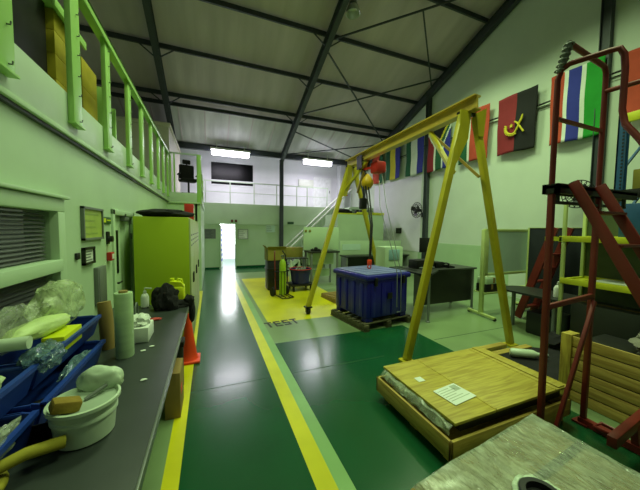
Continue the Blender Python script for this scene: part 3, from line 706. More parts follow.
# tub cart
tc = thing('tub_cart', 'low wheeled cart carrying a dark blue tub on the yellow floor', 'cart', (2.6, 8.2, 0))
b = MB(); b.box(2.24,2.96,7.9,8.5,.16,.22,.01); part(tc, 'deck', M['black'], b)
for x in (2.32,2.88):
    for y in (7.96,8.44):
        b = MB(); b.cyl((x-.02,y,.07),(x+.02,y,.07),.07).box(x-.03,x+.03,y-.03,y+.03,.1,.17); part(tc, 'caster', M['rubber'], b)
b = MB(); b.tube([(2.26,8.45,.2),(2.24,8.5,.95)], .015).tube([(2.94,8.45,.2),(2.96,8.5,.95)], .015).tube([(2.24,8.5,.95),(2.96,8.5,.95)], .015); part(tc, 'handle', M['blackm'], b)
tb = thing('plastic_tub', 'dark blue round tub with a red rim on the low cart', 'tub', (2.6,8.18,.22))
b = MB(); b.lathe([(.2,0),(.27,.02),(.32,.4),(.34,.41),(.34,.44),(.31,.44),(.26,.05),(.01,.04)], (2.6,8.18,.22)); part(tb, 'body', mat('navy_plastic', (34,34,104), .4), b)
b = MB(); b.tube([(2.6+.34*math.cos(a),8.18+.34*math.sin(a),.67) for a in [2*PI*k/30 for k in range(30)]], .014, 6, True); part(tb, 'rim', M['redb'], b)
b = MB()
for k in range(6): b.blob((2.45+.06*k,8.12+.05*(k%3),.62+.03*(k%2)), (.06,.05,.07), .3, 2, k, 2)
tag(b.build('tool_heap', M['grey']), 'heap of small grey tools filling the blue tub', 'tools', kind='stuff')
# wooden trestle shelf carrying the second box
b = MB(); b.box(2.3,3.1,9.2,9.7,.88,.92).box(2.32,2.38,9.22,9.28,0,.88).box(3.02,3.08,9.22,9.28,0,.88).box(2.32,2.38,9.62,9.68,0,.88).box(3.02,3.08,9.62,9.68,0,.88)
t = thing('side_table', 'small grey table behind the tub cart', 'table', (2.7,9.45,0))
part(t, 'tabletop', M['grey'], b)
carton('cardboard_box', 2.32,3.02,9.22,9.65,.92,1.26, M['olive'], 'olive cardboard box on the small table behind the blue tub', 'box')
for k, x in enumerate((2.55, 2.85)):
    t = thing('spray_bottle', 'pale bottle standing at the %s behind the blue tub' % ('left','right')[k], 'bottle', (x, 9.12, .0), 0, 'pale bottles behind the tub')
    b = MB(); b.lathe([(.03,0),(.06,.02),(.06,.62),(.03,.72),(.025,.75)], (x,9.10,0)); part(t, 'body', M['bucket'], b)
    b = MB(); b.lathe([(.03,0),(.03,.06),(.01,.08)], (x,9.10,.75)); part(t, 'cap', M['white'], b)
# test bench with upright green board
wbn = thing('test_bench', 'dark topped workbench with an upright light green board at its back', 'bench', (3.45, 8.6, 0))
b = MB(); b.box(3.0,4.05,8.35,9.05,1.12,1.18,.008); part(wbn, 'worktop', M['deskd'], b)
b = MB(); b.box(2.97,4.3,9.0,9.04,1.18,1.98,.006); part(wbn, 'back_board', M['wall'], b)
for x in (3.05,3.98):
    for y in (8.4,9.0):
        b = MB(); b.box(x-.03,x+.03,y-.03,y+.03,0,1.12); part(wbn, 'leg', M['grey'], b)
b = MB(); b.box(3.0,3.98,8.98,9.0,.25,.5).box(3.0,3.98,8.7,8.72,.7,1.1); part(wbn, 'modesty_panel', M['wall'], b)
for k,(x,h) in enumerate(((3.12,.07),(3.24,.12),(3.34,.06))):
    b = MB(); b.box(x-.05,x+.05,8.45,8.57,1.18,1.18+h,.012); b.cyl((x,8.5,1.18+h),(x,8.5,1.2+h),.02)
    tag(b.build('instrument', M['black']), 'small dark instrument on the test bench, %s of three' % ('leftmost','middle','rightmost')[k], 'instrument', 'instruments on the test bench')
for k,x in enumerate((3.05,3.2)):
    b = MB(); b.cyl((x,8.985,1.84),(x,9.0,1.84),.045); b.cyl((x,8.97,1.84),(x,8.985,1.84),.03)
    tag(b.build('round_dial', M['olive']), 'small round dial at top of the green board, %s one' % ('left','right')[k], 'dial', 'dials on the green board')

# ------------------------------------------------------------------ control booth, long counter at right back
bo = thing('control_booth', 'light green control booth with flat roof behind the long counter', 'booth', (6.4, 11.6, 0))
b = MB(); b.box(5.2,7.6,11.0,12.4,0,2.58,.01); part(bo, 'walls', M['wall'], b)
b = MB(); b.box(5.2,7.6,11.0,11.04,2.58,2.64); b.box(6.15,7.6,10.97,11.03,2.6,2.7,.01); part(bo, 'roof_edge', M['rackyel'], b)
b = MB(); b.box(5.35,5.95,10.985,11.0,.95,1.3); part(bo, 'poster', M['wb'], b)
b = MB(); b.blob((5.75,11.5,2.72), (.4,.3,.14), .3, 2, 4, flat=-.14); tag(b.build('dark_sheet', M['cloth']), 'dark folded sheet lying on the booth roof', 'sheet')
for k, x in enumerate((6.3,6.55)):
    b = MB(); b.box(x-.07,x+.07,11.2,11.35,2.58,2.82,.015); tag(b.build('black_case', M['black']), 'small black case on the booth roof, %s of two' % ('left','right')[k], 'case', 'black cases on the booth roof')
cn = thing('long_counter', 'long light green counter with dark recess beneath, along the booth', 'counter', (6.4, 9.8, 0))
b = MB(); b.box(4.95,8.0,10.2,10.25,.85,1.43,.006); part(cn, 'back_board', M['wall'], b)
b = MB(); b.box(4.95,8.0,9.6,10.25,.80,.85,.006); part(cn, 'worktop', M['deskd'], b)
b = MB(); b.box(4.98,7.97,10.1,10.13,.05,.8); part(cn, 'back_panel', M['black'], b)
for x in (4.98,6.4,7.9):
    b = MB(); b.box(x,x+.05,9.65,10.15,0,.8); part(cn, 'leg', M['grey'], b)
b = MB(); b.box(5.05,5.9,10.185,10.2,1.05,1.3); part(cn, 'poster', M['wb'], b)
t = thing('display_unit', 'light green boxy display unit with a pale screen beside the desk', 'display', (4.3, 6.0, 0))
b = MB(); b.box(4.28,4.86,6.1,6.55,0,1.45,.02); part(t, 'body', M['wall'], b)
b = MB(); b.box(4.4,4.74,6.085,6.1,1.1,1.38,.004); part(t, 'screen', mat('pale_screen', (150,190,196), .3), b)
b = MB(); b.box(RW-.1,RW,10.3,10.6,1.75,2.0,.01); tag(b.build('junction_box', M['black']), 'small black box on the right wall above the counter', 'electrical box')
w = MB(); w.box(RW-.014, RW, 9.1, 12.6, 1.0, 4.2); struct('trim_30', w, M['wall_white'], smooth=False)

# ------------------------------------------------------------------ dark desk with monitor and printer
dk = thing('office_desk', 'dark desk with black modesty panel and monitor on it', 'desk', (4.9, 4.8, 0))
b = MB(); b.box(4.12,5.98,4.74,5.5,.98,1.02,.006); b.box(3.98,4.2,4.34,5.5,.98,1.02,.006); b.prism([(4.2,4.34),(4.75,4.72),(4.2,4.72)], .04, Matrix.Translation((0,0,.98))); part(dk, 'desktop', M['deskd'], b)
b = MB(); b.box(4.22,5.96,4.86,4.89,.2,.98); part(dk, 'modesty_panel', M['deskd'], b)
b = MB(); b.beam((4.02,4.42,.6),(4.2,4.86,.6),.02,.7); part(dk, 'side_panel', M['deskd'], b)
for x, y in ((4.17,4.38),(5.92,4.8),(4.05,5.44),(5.92,5.44)):
    b = MB(); b.cyl((x,y,.02),(x,y,.98),.028); b.lathe([(.045,0),(.045,.015),(.03,.03)], (x,y,0), 16); part(dk, 'leg', M['grey'], b)
t = thing('monitor', 'black monitor standing at the back of the dark desk', 'monitor', (4.93,5.3,1.02))
b = MB(); b.box(4.72,5.2,5.3,5.33,1.36,1.72,.008); part(t, 'screen', M['black'], b)
b = MB(); b.box(4.93,4.98,5.33,5.36,1.02,1.5).box(4.83,5.08,5.22,5.42,1.02,1.035); part(t, 'stand', M['black'], b)
t = thing('printer', 'black printer on the dark desk behind the crane leg', 'printer', (4.6,5.1,1.02))
b = MB(); b.box(4.34,4.86,4.95,5.25,1.02,1.22,.02); part(t, 'body', M['black'], b)
b = MB(); b.box(4.4,4.8,4.88,4.97,1.03,1.06,.005); part(t, 'paper_tray', M['grey'], b)
b = MB(); b.box(4.9,5.14,4.95,5.18,1.02,1.16,.015); b.box(4.95,5.0,4.94,4.95,1.06,1.12); tag(b.build('card_reader', M['black']), 'squat black device beside the printer on the dark desk', 'device')
t = thing('telephone', 'black desk telephone at the right end of the dark desk', 'telephone', (5.3,5.0,1.02))
b = MB(); b.prism([(0,0),(.18,0),(.18,.03),(0,.07)], .2, Matrix.Translation((5.2,5.05,1.02)) @ Matrix.Rotation(PI/2,4,'X')); part(t, 'base', M['black'], b)
b = MB(); b.tube([(5.2,4.86,1.11),(5.22,4.95,1.13),(5.2,5.04,1.11)], [.025,.016,.025]); part(t, 'handset', M['black'], b)

# ------------------------------------------------------------------ mobile whiteboard
wbt = thing('mobile_whiteboard', 'pale green framed whiteboard on T feet behind the crane leg', 'whiteboard', (6.3, 4.3, 0))
Wx0, Wx1 = 5.6, 7.3
for x in (Wx0, Wx1):
    b = MB(); b.box(x-.035,x+.035,4.26,4.34,.05,1.93,.006); part(wbt, 'upright', M['shelf'], b)
    b = MB(); b.beam((x+.05,4.66,.06),(x-.07,3.92,.06),.06,.05,bev=.006); fo_ = part(wbt, 'foot', M['shelf'], b)
    b = MB(); b.cyl((x-.08,3.93,.03),(x-.04,3.93,.03),.03); part(fo_, 'end_cap', M['rubber'], b)
    b = MB(); b.cyl((x+.03,4.64,.03),(x+.07,4.64,.03),.03); part(fo_, 'end_cap', M['rubber'], b)
b = MB(); b.box(Wx0,Wx1,4.27,4.33,1.89,1.95,.006).box(Wx0,Wx1,4.27,4.33,.9,.96,.006).box(Wx0+.03,Wx0+.13,4.27,4.33,.92,1.92,.004).box(Wx0,Wx1,4.28,4.32,.48,.52); part(wbt, 'frame', M['shelf'], b)
b = MB(); b.box(Wx0+.1,Wx1-.05,4.285,4.315,.95,1.9); part(wbt, 'board', M['wb'], b)
b = MB(); b.box(Wx0,Wx1,4.2,4.5,.52,.54); part(wbt, 'shelf', M['shelf'], b)
for k, (x0,x1,z0,z1,m) in enumerate(((5.62,6.02,.54,.72,M['black']),(5.64,6.1,.722,.86,M['wall']),(6.06,6.3,.54,.70,M['wall']))):
    carton('document_box', x0,x1,4.22,4.46,z0,z1,m, ('black box on the whiteboard shelf','light green box lying on the black box under the whiteboard','small light green box right of the black box on the whiteboard shelf')[k], 'box')

# partition screen, table, bottle, leaning red ladder
b = MB(); t = thing('partition_screen', 'black partition screen with a pale edge behind the small table', 'partition', (7.0,3.7,0))
b.box(6.98,7.02,3.1,4.2,.12,1.98,.004); part(t, 'panel', mat('navy_black_felt', (24,28,36), .95), b)
b = MB(); b.box(6.97,7.03,4.2,4.235,.0,1.99).box(6.97,7.03,3.07,3.1,0,1.99).box(6.97,7.03,3.1,4.2,1.98,1.99); part(t, 'edge_trim', M['shelf'], b)
for y in (3.06, 4.165):
    b = MB(); b.box(6.9,7.1,y,y+.08,0,.03); part(t, 'foot', M['grey'], b)
t = thing('small_table', 'dark round-ended table beside the shelf unit', 'table', (5.75,3.2,0))
outl = [(5.32,2.72),(6.1,2.72),(6.1,3.45)]+[(5.72+.38*math.cos(a),3.45+.4*math.sin(a)) for a in [k*PI/14 for k in range(1,14)]]+[(5.34,3.45)]
b = MB(); b.prism(outl, .035, Matrix.Translation((0,0,.73))); part(t, 'tabletop', M['deskd'], b)
for x,y in ((5.72,3.68),(5.45,2.82),(6.0,2.82)):
    b = MB(); b.cyl((x,y,0),(x,y,.73),.035); part(t, 'leg', M['grey'], b)
t = thing('spray_bottle', 'white plastic bottle standing on the dark round-ended table', 'bottle', (5.57,2.85,.765))
b = MB(); b.lathe([(.05,0),(.06,.01),(.06,.16),(.04,.2),(.018,.215),(.018,.23)], (5.57,2.85,.765)); part(t, 'body', M['white'], b)
b = MB(); b.lathe([(.02,0),(.02,.03),(.008,.035),(.008,.06)], (5.57,2.85,.985), 14).beam((5.57,2.85,1.04),(5.53,2.83,1.035),.018,.012); part(t, 'pump', M['white'], b)
rl = thing('step_ladder', 'red steel step ladder leaning behind the small table', 'ladder', (6.5,3.8,0))
for x in (6.25, 6.75):
    b = MB(); b.beam((x,3.92,.03),(x+.06,3.34,1.98),.07,.13); part(rl, 'stringer', M['red'], b)
for k in range(6):
    s_ = .12+k*.15; y = 3.92-.58*s_; z = .03+1.95*s_; b = MB(); b.box(6.27+.06*s_,6.73+.06*s_,y-.07,y+.07,z-.012,z+.012); part(rl, 'tread', M['red'], b)

# shelf unit (cream posts, lime shelves)
su = thing('shelf_unit', 'cream steel shelf unit with lime yellow shelf edges behind the red ladder', 'shelf', (5.5,1.7,0))
for x in (5.2,5.75):
    for y in (.75,2.62):
        b = MB(); b.box(x-.02,x+.025,y-.022,y+.022,0,2.33,.003); pp = part(su, 'post', M['shelf'], b)
for z in (1.79,1.13,.10):
    b = MB(); b.box(5.18,5.78,.74,2.63,z-.004,z+.004).box(5.17,5.2,.74,2.63,z-.045,z+.045,.004).box(5.75,5.78,.74,2.63,z-.045,z+.045,.004).box(5.2,5.75,2.6,2.63,z-.045,z+.03); part(su, 'shelf_board', M['rackyel'], b)
b = MB(); b.box(5.77,5.79,.74,2.63,.05,2.2); part(su, 'back_panel', mat('olive_back_panel', (70,82,56), .6), b)
b = MB(); b.box(5.22,5.5,2.63,2.70,1.74,1.83,.004).box(5.22,5.24,2.66,2.9,1.75,1.82); tag(b.build('beam_end', M['rackyel']), 'short yellow beam end bolted beside the shelf unit post', 'beam')
b = MB(); b.box(5.3,5.72,1.75,2.25,1.135,1.15,.004).box(5.33,5.7,1.72,2.15,1.15,1.162,.004); b.box(5.3,5.68,1.8,2.3,1.162,1.172,.003); tag(b.build('paper_stack', M['paper']), 'loose white papers on the middle shelf', 'papers')
for k,(y,w_,h,m) in enumerate(((2.25,.28,.42,M['deskd']),(1.9,.3,.5,M['rackblue']),(1.5,.35,.36,M['black']))):
    carton('storage_box', 5.32,5.7,y-w_/2,y+w_/2,1.795+.0,1.795+h,m, ('grey box on the top shelf behind the ladder platform','blue box in the middle of the top shelf','black box on the top shelf at the right')[k], 'box') if k in (1, 2) else None
carton('storage_box', 5.25,5.7,1.75,2.5,.13,.80,M['deskd'], 'dark box added to darken the bottom shelf, nearest the cream post', 'box')  # this box and the next are added to deepen the shade here
carton('storage_box', 5.25,5.7,.9,1.7,.13,.72,M['black'], 'black box added to darken the bottom shelf, at the right edge', 'box')
b = MB(); b.blob((4.72,1.45,.80), (.2,.34,.18), .4, 2.2, 11, 4, flat=-.2); 
# pallet rack
pr = thing('pallet_rack', 'blue pallet rack upright with yellow beam at the right edge', 'rack', (6.1,2.1,0))
b = MB()
b.box(5.95,6.06,2.36,2.38,0,3.72).box(5.95,5.97,2.28,2.38,0,3.72).box(6.04,6.06,2.28,2.38,0,3.72)
part(pr, 'upright', M['rackblue'], b)
b = MB()
for k in range(64): b.box(5.945,5.95,2.295,2.318,.3+k*.053,.325+k*.053)
part(pr, 'slots', M['black'], b)
b = MB(); b.box(6.95,7.06,2.26,2.38,0,3.72); part(pr, 'upright', M['rackblue'], b)
b = MB()
for k in range(4): b.beam((6.0,2.33,.3+k*.85),(7.0,2.33,1.1+k*.85),.03,.03)
part(pr, 'lattice_brace', M['rackblue'], b)
for x in (5.93, 6.98):
    b = MB(); b.box(x,x+.05,-.5,2.3,3.58,3.72,.006); part(pr, 'beam', M['rackyel'], b)
    b = MB(); b.box(x,x+.05,-.5,2.3,2.42,2.54,.006); part(pr, 'beam', M['blackm'], b)
b = MB(); b.box(5.95,7.03,-.5,2.3,2.54,2.56); part(pr, 'deck', M['black'], b)
for z in (2.42, 3.58): pass
b = MB(); b.box(5.93,6.04,-.52,-.41,0,3.72).box(6.95,7.06,-.52,-.41,0,3.72); part(pr, 'upright', M['rackblue'], b)
carton('storage_box', 6.02,6.3,1.98,2.2,2.562,2.86,M['olive'], 'olive box on the black deck of the blue rack', 'box')
b = MB(); b.box(6.1,6.4,1.6,1.92,2.562,2.95,.006); tag(b.build('storage_box', M['wall']), 'pale box with black mark at the right edge of the rack deck', 'box')
b = MB(); b.blob((6.3,1.75,3.95), (.2,.25,.22), .3, 2, 5, flat=-.2); 
b.build('storage_bag', M['cloth']); o = bpy.data.objects['storage_bag']; tag(o, 'black bag on top of the yellow rack beam', 'bag'); o.location.z = 3.725
b = MB(); b.box(5.95,7.03,-.4,2.2,3.70,3.722); part(pr, 'deck', M['black'], b)

# ------------------------------------------------------------------ red platform ladder (foreground right)
lad = thing('platform_ladder', 'dark red platform ladder with black platform in front of the flags', 'ladder', (3.05,1.45,0))
Ax, Ay, Cx, Cy = 2.68, 1.46, 3.41, 1.47
b = MB(); b.box(2.66,3.95,1.40,1.52,2.26,2.29,.004).box(2.66,3.95,1.40,1.43,2.22,2.30).box(2.66,3.95,1.49,1.52,2.22,2.30).box(2.66,2.69,1.40,1.52,2.22,2.30)
part(lad, 'platform', M['blackm'], b)
b = MB(); b.beam((2.70,1.46,2.15),(3.9,1.47,2.15),.025,.025).box(2.76,2.785,1.45,1.475,2.14,2.23).box(3.3,3.325,1.45,1.475,2.14,2.23).box(3.85,3.875,1.45,1.475,2.14,2.23)
part(lad, 'platform_frame', M['blackm'], b)
b = MB(); b.beam((Ax+.03,Ay,0),(Ax+.005,Ay,2.22),.044,.044,(1,0,0),.006); part(lad, 'leg', M['red'], b)
b = MB(); b.beam((Cx,Cy,0),(Cx,Cy,2.26),.044,.044,(1,0,0),.006); part(lad, 'leg', M['red'], b)
b = MB(); b.beam((Ax+.01,Ay-.01,1.25),(Cx,Cy-.01,1.29),.03,.045,bev=.004); part(lad, 'cross_brace', M['red'], b)
b = MB(); b.beam((3.40,1.44,1.24),(2.86,1.43,.06),.03,.04,bev=.004); part(lad, 'diagonal_brace', M['red'], b)
b = MB()
b.tube([(Ax,Ay,2.29),(Ax,Ay,2.8),(Ax,Ay,3.15),(Ax+.005,Ay-.02,3.22),(Ax+.02,Ay-.07,3.25),(2.80,1.20,3.26),(2.83,1.15,3.26),(2.845,1.13,3.21),(2.845,1.12,3.1),(2.83,1.115,2.8),(2.82,1.09,2.69),(2.80,1.0,2.55),(2.80,.5,1.57),(2.80,.42,1.4)], .021, 10)
part(lad, 'guard_rail', M['red'], b)
b = MB(); b.tube([(Cx,Cy,2.29),(Cx,Cy,3.3),(3.40,1.468,3.37),(3.37,1.465,3.405),(3.32,1.46,3.41),(2.69,1.40,3.41)], .021, 10); part(lad, 'guard_rail', M['red'], b)
b = MB(); b.tube([(Cx,Cy,3.2),(3.41,1.2,3.18),(3.41,1.12,3.1),(3.41,1.05,2.9),(3.41,.5,1.8)], .021, 10); part(lad, 'handrail', M['red'], b)
b = MB(); b.beam((Ax,Ay,2.84),(Cx,Cy,2.84),.022,.028); part(lad, 'mid_rail', M['red'], b)
b = MB()
b.cyl((Ax,Ay-.01,3.2),(2.69,1.40,3.42),.022).beam((Ax+.02,Ay-.02,3.22),(2.71,1.395,3.40),.012,.02)
for k in range(6):
    p_ = Vector((Ax,Ay-.01,3.22)).lerp(Vector((2.69,1.40,3.40)), k/5); b.tube([(p_.x+.032*math.cos(q*.7),p_.y+.032*math.sin(q*.7),p_.z) for q in range(9)], .006, 5, True)
part(lad, 'gate_spring', M['grey'], b)
# steps
S0, S1 = (1.37,2.31), (.20,0.0)
for x in (2.80,3.20):
    b = MB(); b.beam((x,S0[0],S0[1]),(x,S1[0],S1[1]),.025,.075,bev=.004); part(lad, 'stringer', M['red'], b)
for k in range(8):
    s_ = (k+1)/9; y = S0[0]+(S1[0]-S0[0])*s_; z = S0[1]*(1-s_); b = MB(); b.box(2.815,3.185,y-.06,y+.05,z-.010,z+.010); part(lad, 'tread', M['red'], b)
b = MB(); b.beam((3.41,1.5,.035),(3.40,.95,.035),.06,.06).beam((2.93,1.08,.24),(3.66,1.15,.24),.06,.09,bev=.005); b.beam((3.41,1.1,.04),(3.41,1.12,.24),.05,.05); part(lad, 'base_frame', M['red'], b)
b = MB(); b.box(3.36,3.46,1.42,1.54,.0,.02); part(lad, 'foot', M['red'], b)
b = MB(); b.tube([(3.36,1.36,.06),(3.48,1.36,.06),(3.48,1.24,.06),(3.36,1.24,.06)], .018, 8, True); part(lad, 'base_loop', M['red'], b)

# ------------------------------------------------------------------ slatted crate behind ladder
sc_ = thing('slatted_panel', 'pine slatted crate side standing on edge behind the red ladder', 'crate panel', (3.82,1.1,0))
cx0, cx1, cy0, cy1 = 3.76, 3.90, .25, 1.86
for k in range(6):
    z = .005+k*.123
    b = MB(); b.box(cx0,cx0+.022,cy0,cy1-.06,z,z+.111,.004); part(sc_, 'slat', M['wood_y'], b)
for y in (cy0+.03, (cy0+cy1)/2):
    b = MB(); b.box(cx0+.022,cx1-.022,y,y+.07,0,.73,.003); part(sc_, 'batten', M['wood_z'], b)
b = MB(); b.box(cx0-.015,cx1+.01,cy1-.10,cy1,.0,.745,.004); part(sc_, 'end_post', M['wood_z'], b)
b = MB(); b.box(3.93,4.62,.3,1.84,0,.62,.02); tag(b.build('black_case', M['black']), 'black case added to darken the space behind the slatted panel', 'case')  # added so the gaps between the slats look dark
b = MB(); b.blob((4.30,1.05,.72), (.22,.40,.16), .42, 2.6, 11, 4, flat=-.095); tag(b.build('packing_cloth', mat('grey_cloth', (120,116,104), .9, bump=.3)), 'crumpled grey cloth heaped on the black case behind the slatted panel', 'cloth')
# floor clutter by crate
t = thing('plastic_bottle', 'pale plastic bottle lying on floor behind the wooden crate', 'bottle', (4.2,2.5,.08))
b = MB(); b.tube([(4.05,2.62,.14),(4.07,2.60,.14),(4.28,2.45,.14),(4.33,2.415,.14),(4.39,2.37,.14)], [.04,.06,.06,.03,.025], 14); part(t, 'body', M['bucket'], b)
b = MB(); b.cyl((4.39,2.37,.14),(4.43,2.34,.14),.028); part(t, 'cap', M['grey'], b)
b = MB(); b.blob((4.25,2.38,.03), (.78,.44,.045), .25, 3, 31, 4, flat=-.03); tag(b.build('black_sheet', M['cloth']), 'black plastic sheet spread on floor behind the wooden crate', 'sheet')
for k,(y,l) in enumerate(((2.78,'nearer'),(2.98,'farther'))):
    b = MB(); b.box(3.55,4.75 if k == 0 else 4.45,y-.05,y+.05,0,.07,.004); tag(b.build('timber_bearer', M['wood_x']), 'loose timber bearer on floor at the crane foot, %s of two' % l, 'timber', 'timber bearers at the crane foot')
b = MB(); b.blob((5.3,2.62,.13), (.3,.2,.13), .4, 2.3, 21, flat=-.15); tag(b.build('rag_heap', M['cloth']), 'black rag heap on floor in front of the round-ended table', 'rags')
b = MB(); b.box(5.5,6.02,2.85,3.3,0,.42,.02); tag(b.build('waste_box', M['black']), 'black low box on floor under the small table', 'box')

# ------------------------------------------------------------------ big wooden crate
wc = thing('wooden_crate', 'low pine crate with a plywood lid and a white document on it', 'crate', (2.5,2.02,0))
x0,x1,y0,y1 = 1.72,3.3,1.52,2.56
for (a0,a1,b0,b1,m) in ((x0,x0+.025,y0,y1,'wood_y'),(x1-.025,x1,y0,y1,'wood_y'),(x0,x1,y0,y0+.025,'wood_x'),(x0,x1,y1-.025,y1,'wood_x')):
    b = MB(); b.box(a0,a1,b0,b1,.09,.25,.004); part(wc, 'side_board', M[m], b)
b = MB(); b.box(x0+.03,x1-.03,y0+.03,y1-.03,.09,.11); part(wc, 'base_board', M['wood_x'], b)
for y in (y0+.1, (y0+y1)/2, y1-.1):
    b = MB(); b.box(x0+.08,x1-.02,y-.05,y+.05,0,.09); part(wc, 'skid', M['wood_x'], b)
lx0,lx1,ly0,ly1 = 1.79,3.34,1.56,2.55
for a,bb in ((1.80,2.28),(2.285,3.12),(3.125,3.33)):
    b = MB(); b.box(a,bb-.004,ly0,ly1,.335,.36,.003); part(wc, 'lid_board', M['ply'], b)
for x in (2.28,3.12,3.22):
    b = MB(); b.box(x-.05,x+.05,ly0+.01,ly1-.01,.36,.372,.002) if x in (3.22,) else b.box(x-.012,x+.012,ly0+.01,ly1-.01,.36,.364); part(wc, 'batten', M['ply'], b)
for y in (ly0+.07, ly1-.09):
    b = MB(); b.box(lx0+.1,lx1-.1,y-.04,y+.04,.25,.335); part(wc, 'inner_bearer', M['black'], b)
t = thing('delivery_document', 'white printed document in a sleeve lying on the plywood lid', 'document', (2.15,1.85,.362))
mx = Matrix.Translation((2.12,1.86,.365)) @ Matrix.Rotation(.12,4,'Z')
b = MB(); b.box(-.15,.15,-.12,.12,0,.003,0,mx); part(t, 'sheet', M['paper'], b)
b = MB()
for k in range(6): b.box(-.13,.02+.018*(k%3)*3,.08-k*.03,.088-k*.03,.003,.0036,0,mx)
b.box(.05,.13,.03,.1,.003,.0036,0,mx); part(t, 'printed_lines', mat('faint_text', (176,184,166), .8), b)
b = MB(); b.box(1.95,2.03,2.14,2.22,.361,.364); tag(b.build('paper_scrap', M['paper']), 'small white label near the left side of the plywood lid', 'label')
# plastic lining spilling along the left edge
b = MB()
def liner(u, v):
    y = ly0+.02+u*(ly1-ly0-.05); n_ = noise.noise(Vector((u*9,v*3,1)))*.035
    prof = [(1.86,.335),(1.80,.333),(1.765,.31),(1.755,.28),(1.762,.255)][min(4,int(v*4+.001))]
    return (prof[0]+n_*.6, y, prof[1]+n_)
b.grid(liner, 40, 4); tag(b.build('plastic_liner', M['film'], solid=.002), 'clear crumpled plastic lining showing under the left edge of the plywood lid', 'plastic sheet')

# ------------------------------------------------------------------ stretch wrapped crate in the foreground
gw = thing('wrapped_crate', 'crate under crumpled clear stretch wrap at the bottom of the picture', 'crate', (1.60,.77,0), math.radians(6))
b = MB(True); b.box(-.62,.56,-.6,.38,.10,.56,.01); part(gw, 'case', woodmat('brown_case_wood', (150, 128, 52), (112, 92, 34), 'Y'), b)
b = MB(True)
for y in (-.5,-.1,.3): b.box(-.6,.56,y-.05,y+.05,0,.10)
part(gw, 'skid', M['wood_x'], b)
b = MB(True)
for y in (-.2,.1): b.box(-.62,.58,y-.02,y+.02,.561,.575)
part(gw, 'lid_seam', M['black'], b)
b = MB(True)
N_ = 56
def topw(u, v):
    x = -.70+u*1.36; y = -.68+v*1.14
    ex = max(0, abs(x+.02)-.56)/.1; ey = max(0, abs(y+.1)-.46)/.1
    z = .60-.42*min(1.0, max(ex, ey))**1.6*.9
    if ex <= 0 and ey <= 0 or True:
        z += .018*noise.noise(Vector((x*3,y*3,.3)))+.008*abs(noise.noise(Vector((x*9+y*6,y*13,2.3))))+.003*noise.noise(Vector((x*30+y*12,y*9,4)))
    z += .03*max(0, (x-.2))*max(0,(y+.2))*2
    return (x, y, max(.2, z))
b.grid(topw, N_, N_); part(gw, 'stretch_wrap', M['wrap'], b)
pc = Matrix.Rotation(-math.radians(6),3,'Z') @ Vector((1.52-1.65,.745-.75,0))
b = MB(True); b.lathe([(.095,0),(.095,.075),(.09,.08),(.066,.08),(.062,.05),(.01,.05)], (pc.x,pc.y,.562)); part(gw, 'round_port', M['black'], b)
b = MB(True); b.tube([(pc.x+.108*math.cos(2*PI*k/32),pc.y+.108*math.sin(2*PI*k/32),.618+.008*math.sin(k*1.9)) for k in range(32)], .014, 8, True); part(gw, 'port_ring', M['bucket'], b)

# ------------------------------------------------------------------ left workbench
wb_ = thing('workbench', 'long dark topped workbench against the left wall', 'bench', (-.71,2,0))
b = MB(); b.box(LW+.01,-.28,-.6,4.08,.86,.9,.003); part(wb_, 'worktop', M['bench'], b)
b = MB(); b.box(-.28,-.268,-.6,4.08,.855,.902,.002); part(wb_, 'edge_strip', M['edge'], b)
for y in (-.4, 1.75, 3.85):
    for x in (-.42, -1.08):
        b = MB(); b.box(x-.03,x+.03,y-.03,y+.03,.0,.86); part(wb_, 'leg', M['black'], b)
b = MB(); b.box(-.46,-.43,-.4,3.9,.80,.86).box(-1.1,-1.07,-.4,3.9,.78,.86); part(wb_, 'apron', M['black'], b)
b = MB(); b.box(-1.12,-.5,-.5,3.9,.12,.15).box(-1.13,-1.11,-.5,3.9,.12,.86); part(wb_, 'lower_shelf', M['wall'], b)
carton('cardboard_box', -.44,-.30,2.98,3.34,0,.46, M['card'], 'cardboard box with an orange sticker under the workbench', 'box')
b = MB(); b.box(-.301,-.298,3.05,3.16,.20,.28); o = b.build('orange_sticker', M['orange'], bpy.data.objects['cardboard_box.002'] if 'cardboard_box.002' in bpy.data.objects else None)
b = MB(); b.cyl((-.4,3.62,.0),(-.4,3.62,.5),.08); b.box(-.49,-.31,3.53,3.71,.5,.56); tag(b.build('waste_bin', M['black']), 'black bin under the far end of the workbench', 'bin')

BX = LW+.02
def bin_(label, y0, y1, z0, xd, h):
    t = thing('storage_bin', label, 'bin', ((BX+xd)/2,(y0+y1)/2,z0), 0, 'blue storage bins on the workbench'); e = .009
    b = MB(); b.box(BX,xd-.03,y0,y1,z0,z0+e).box(BX,BX+e,y0,y1,z0,z0+h)
    zl = z0+h*.93
    for y in (y0,y1-e):
        b.prism([(BX,z0),(xd-.03,z0),(xd+.015,zl),(xd-.03,z0+h),(BX,z0+h)], e, Matrix(((1,0,0,0),(0,0,1,y),(0,1,0,0),(0,0,0,1))))
    b.beam((xd-.03,(y0+y1)/2,z0),(xd+.015,(y0+y1)/2,zl),y1-y0,e,(1,0,0)); part(t, 'body', M['binblue'], b)
    b = MB(); b.box(BX,xd-.03,y0-.006,y0+.012,z0+h-.02,z0+h,.003).box(BX,xd-.03,y1-.012,y1+.006,z0+h-.02,z0+h,.003).beam((xd+.015,y0,zl),(xd+.015,y1,zl),.024,.022); part(t, 'rim', M['binblue'], b)
    return t
bin_('blue bin at the bottom of the nearer stack on the workbench', .95, 1.60, .9, -.765, .165)
bin_('blue bin at the bottom of the farther stack on the workbench', 1.66, 2.46, .9, -.765, .165)
bin_('blue bin on top of the nearer stack, holding crumpled plastic bags', 1.0, 1.76, 1.068, -.83, .15)
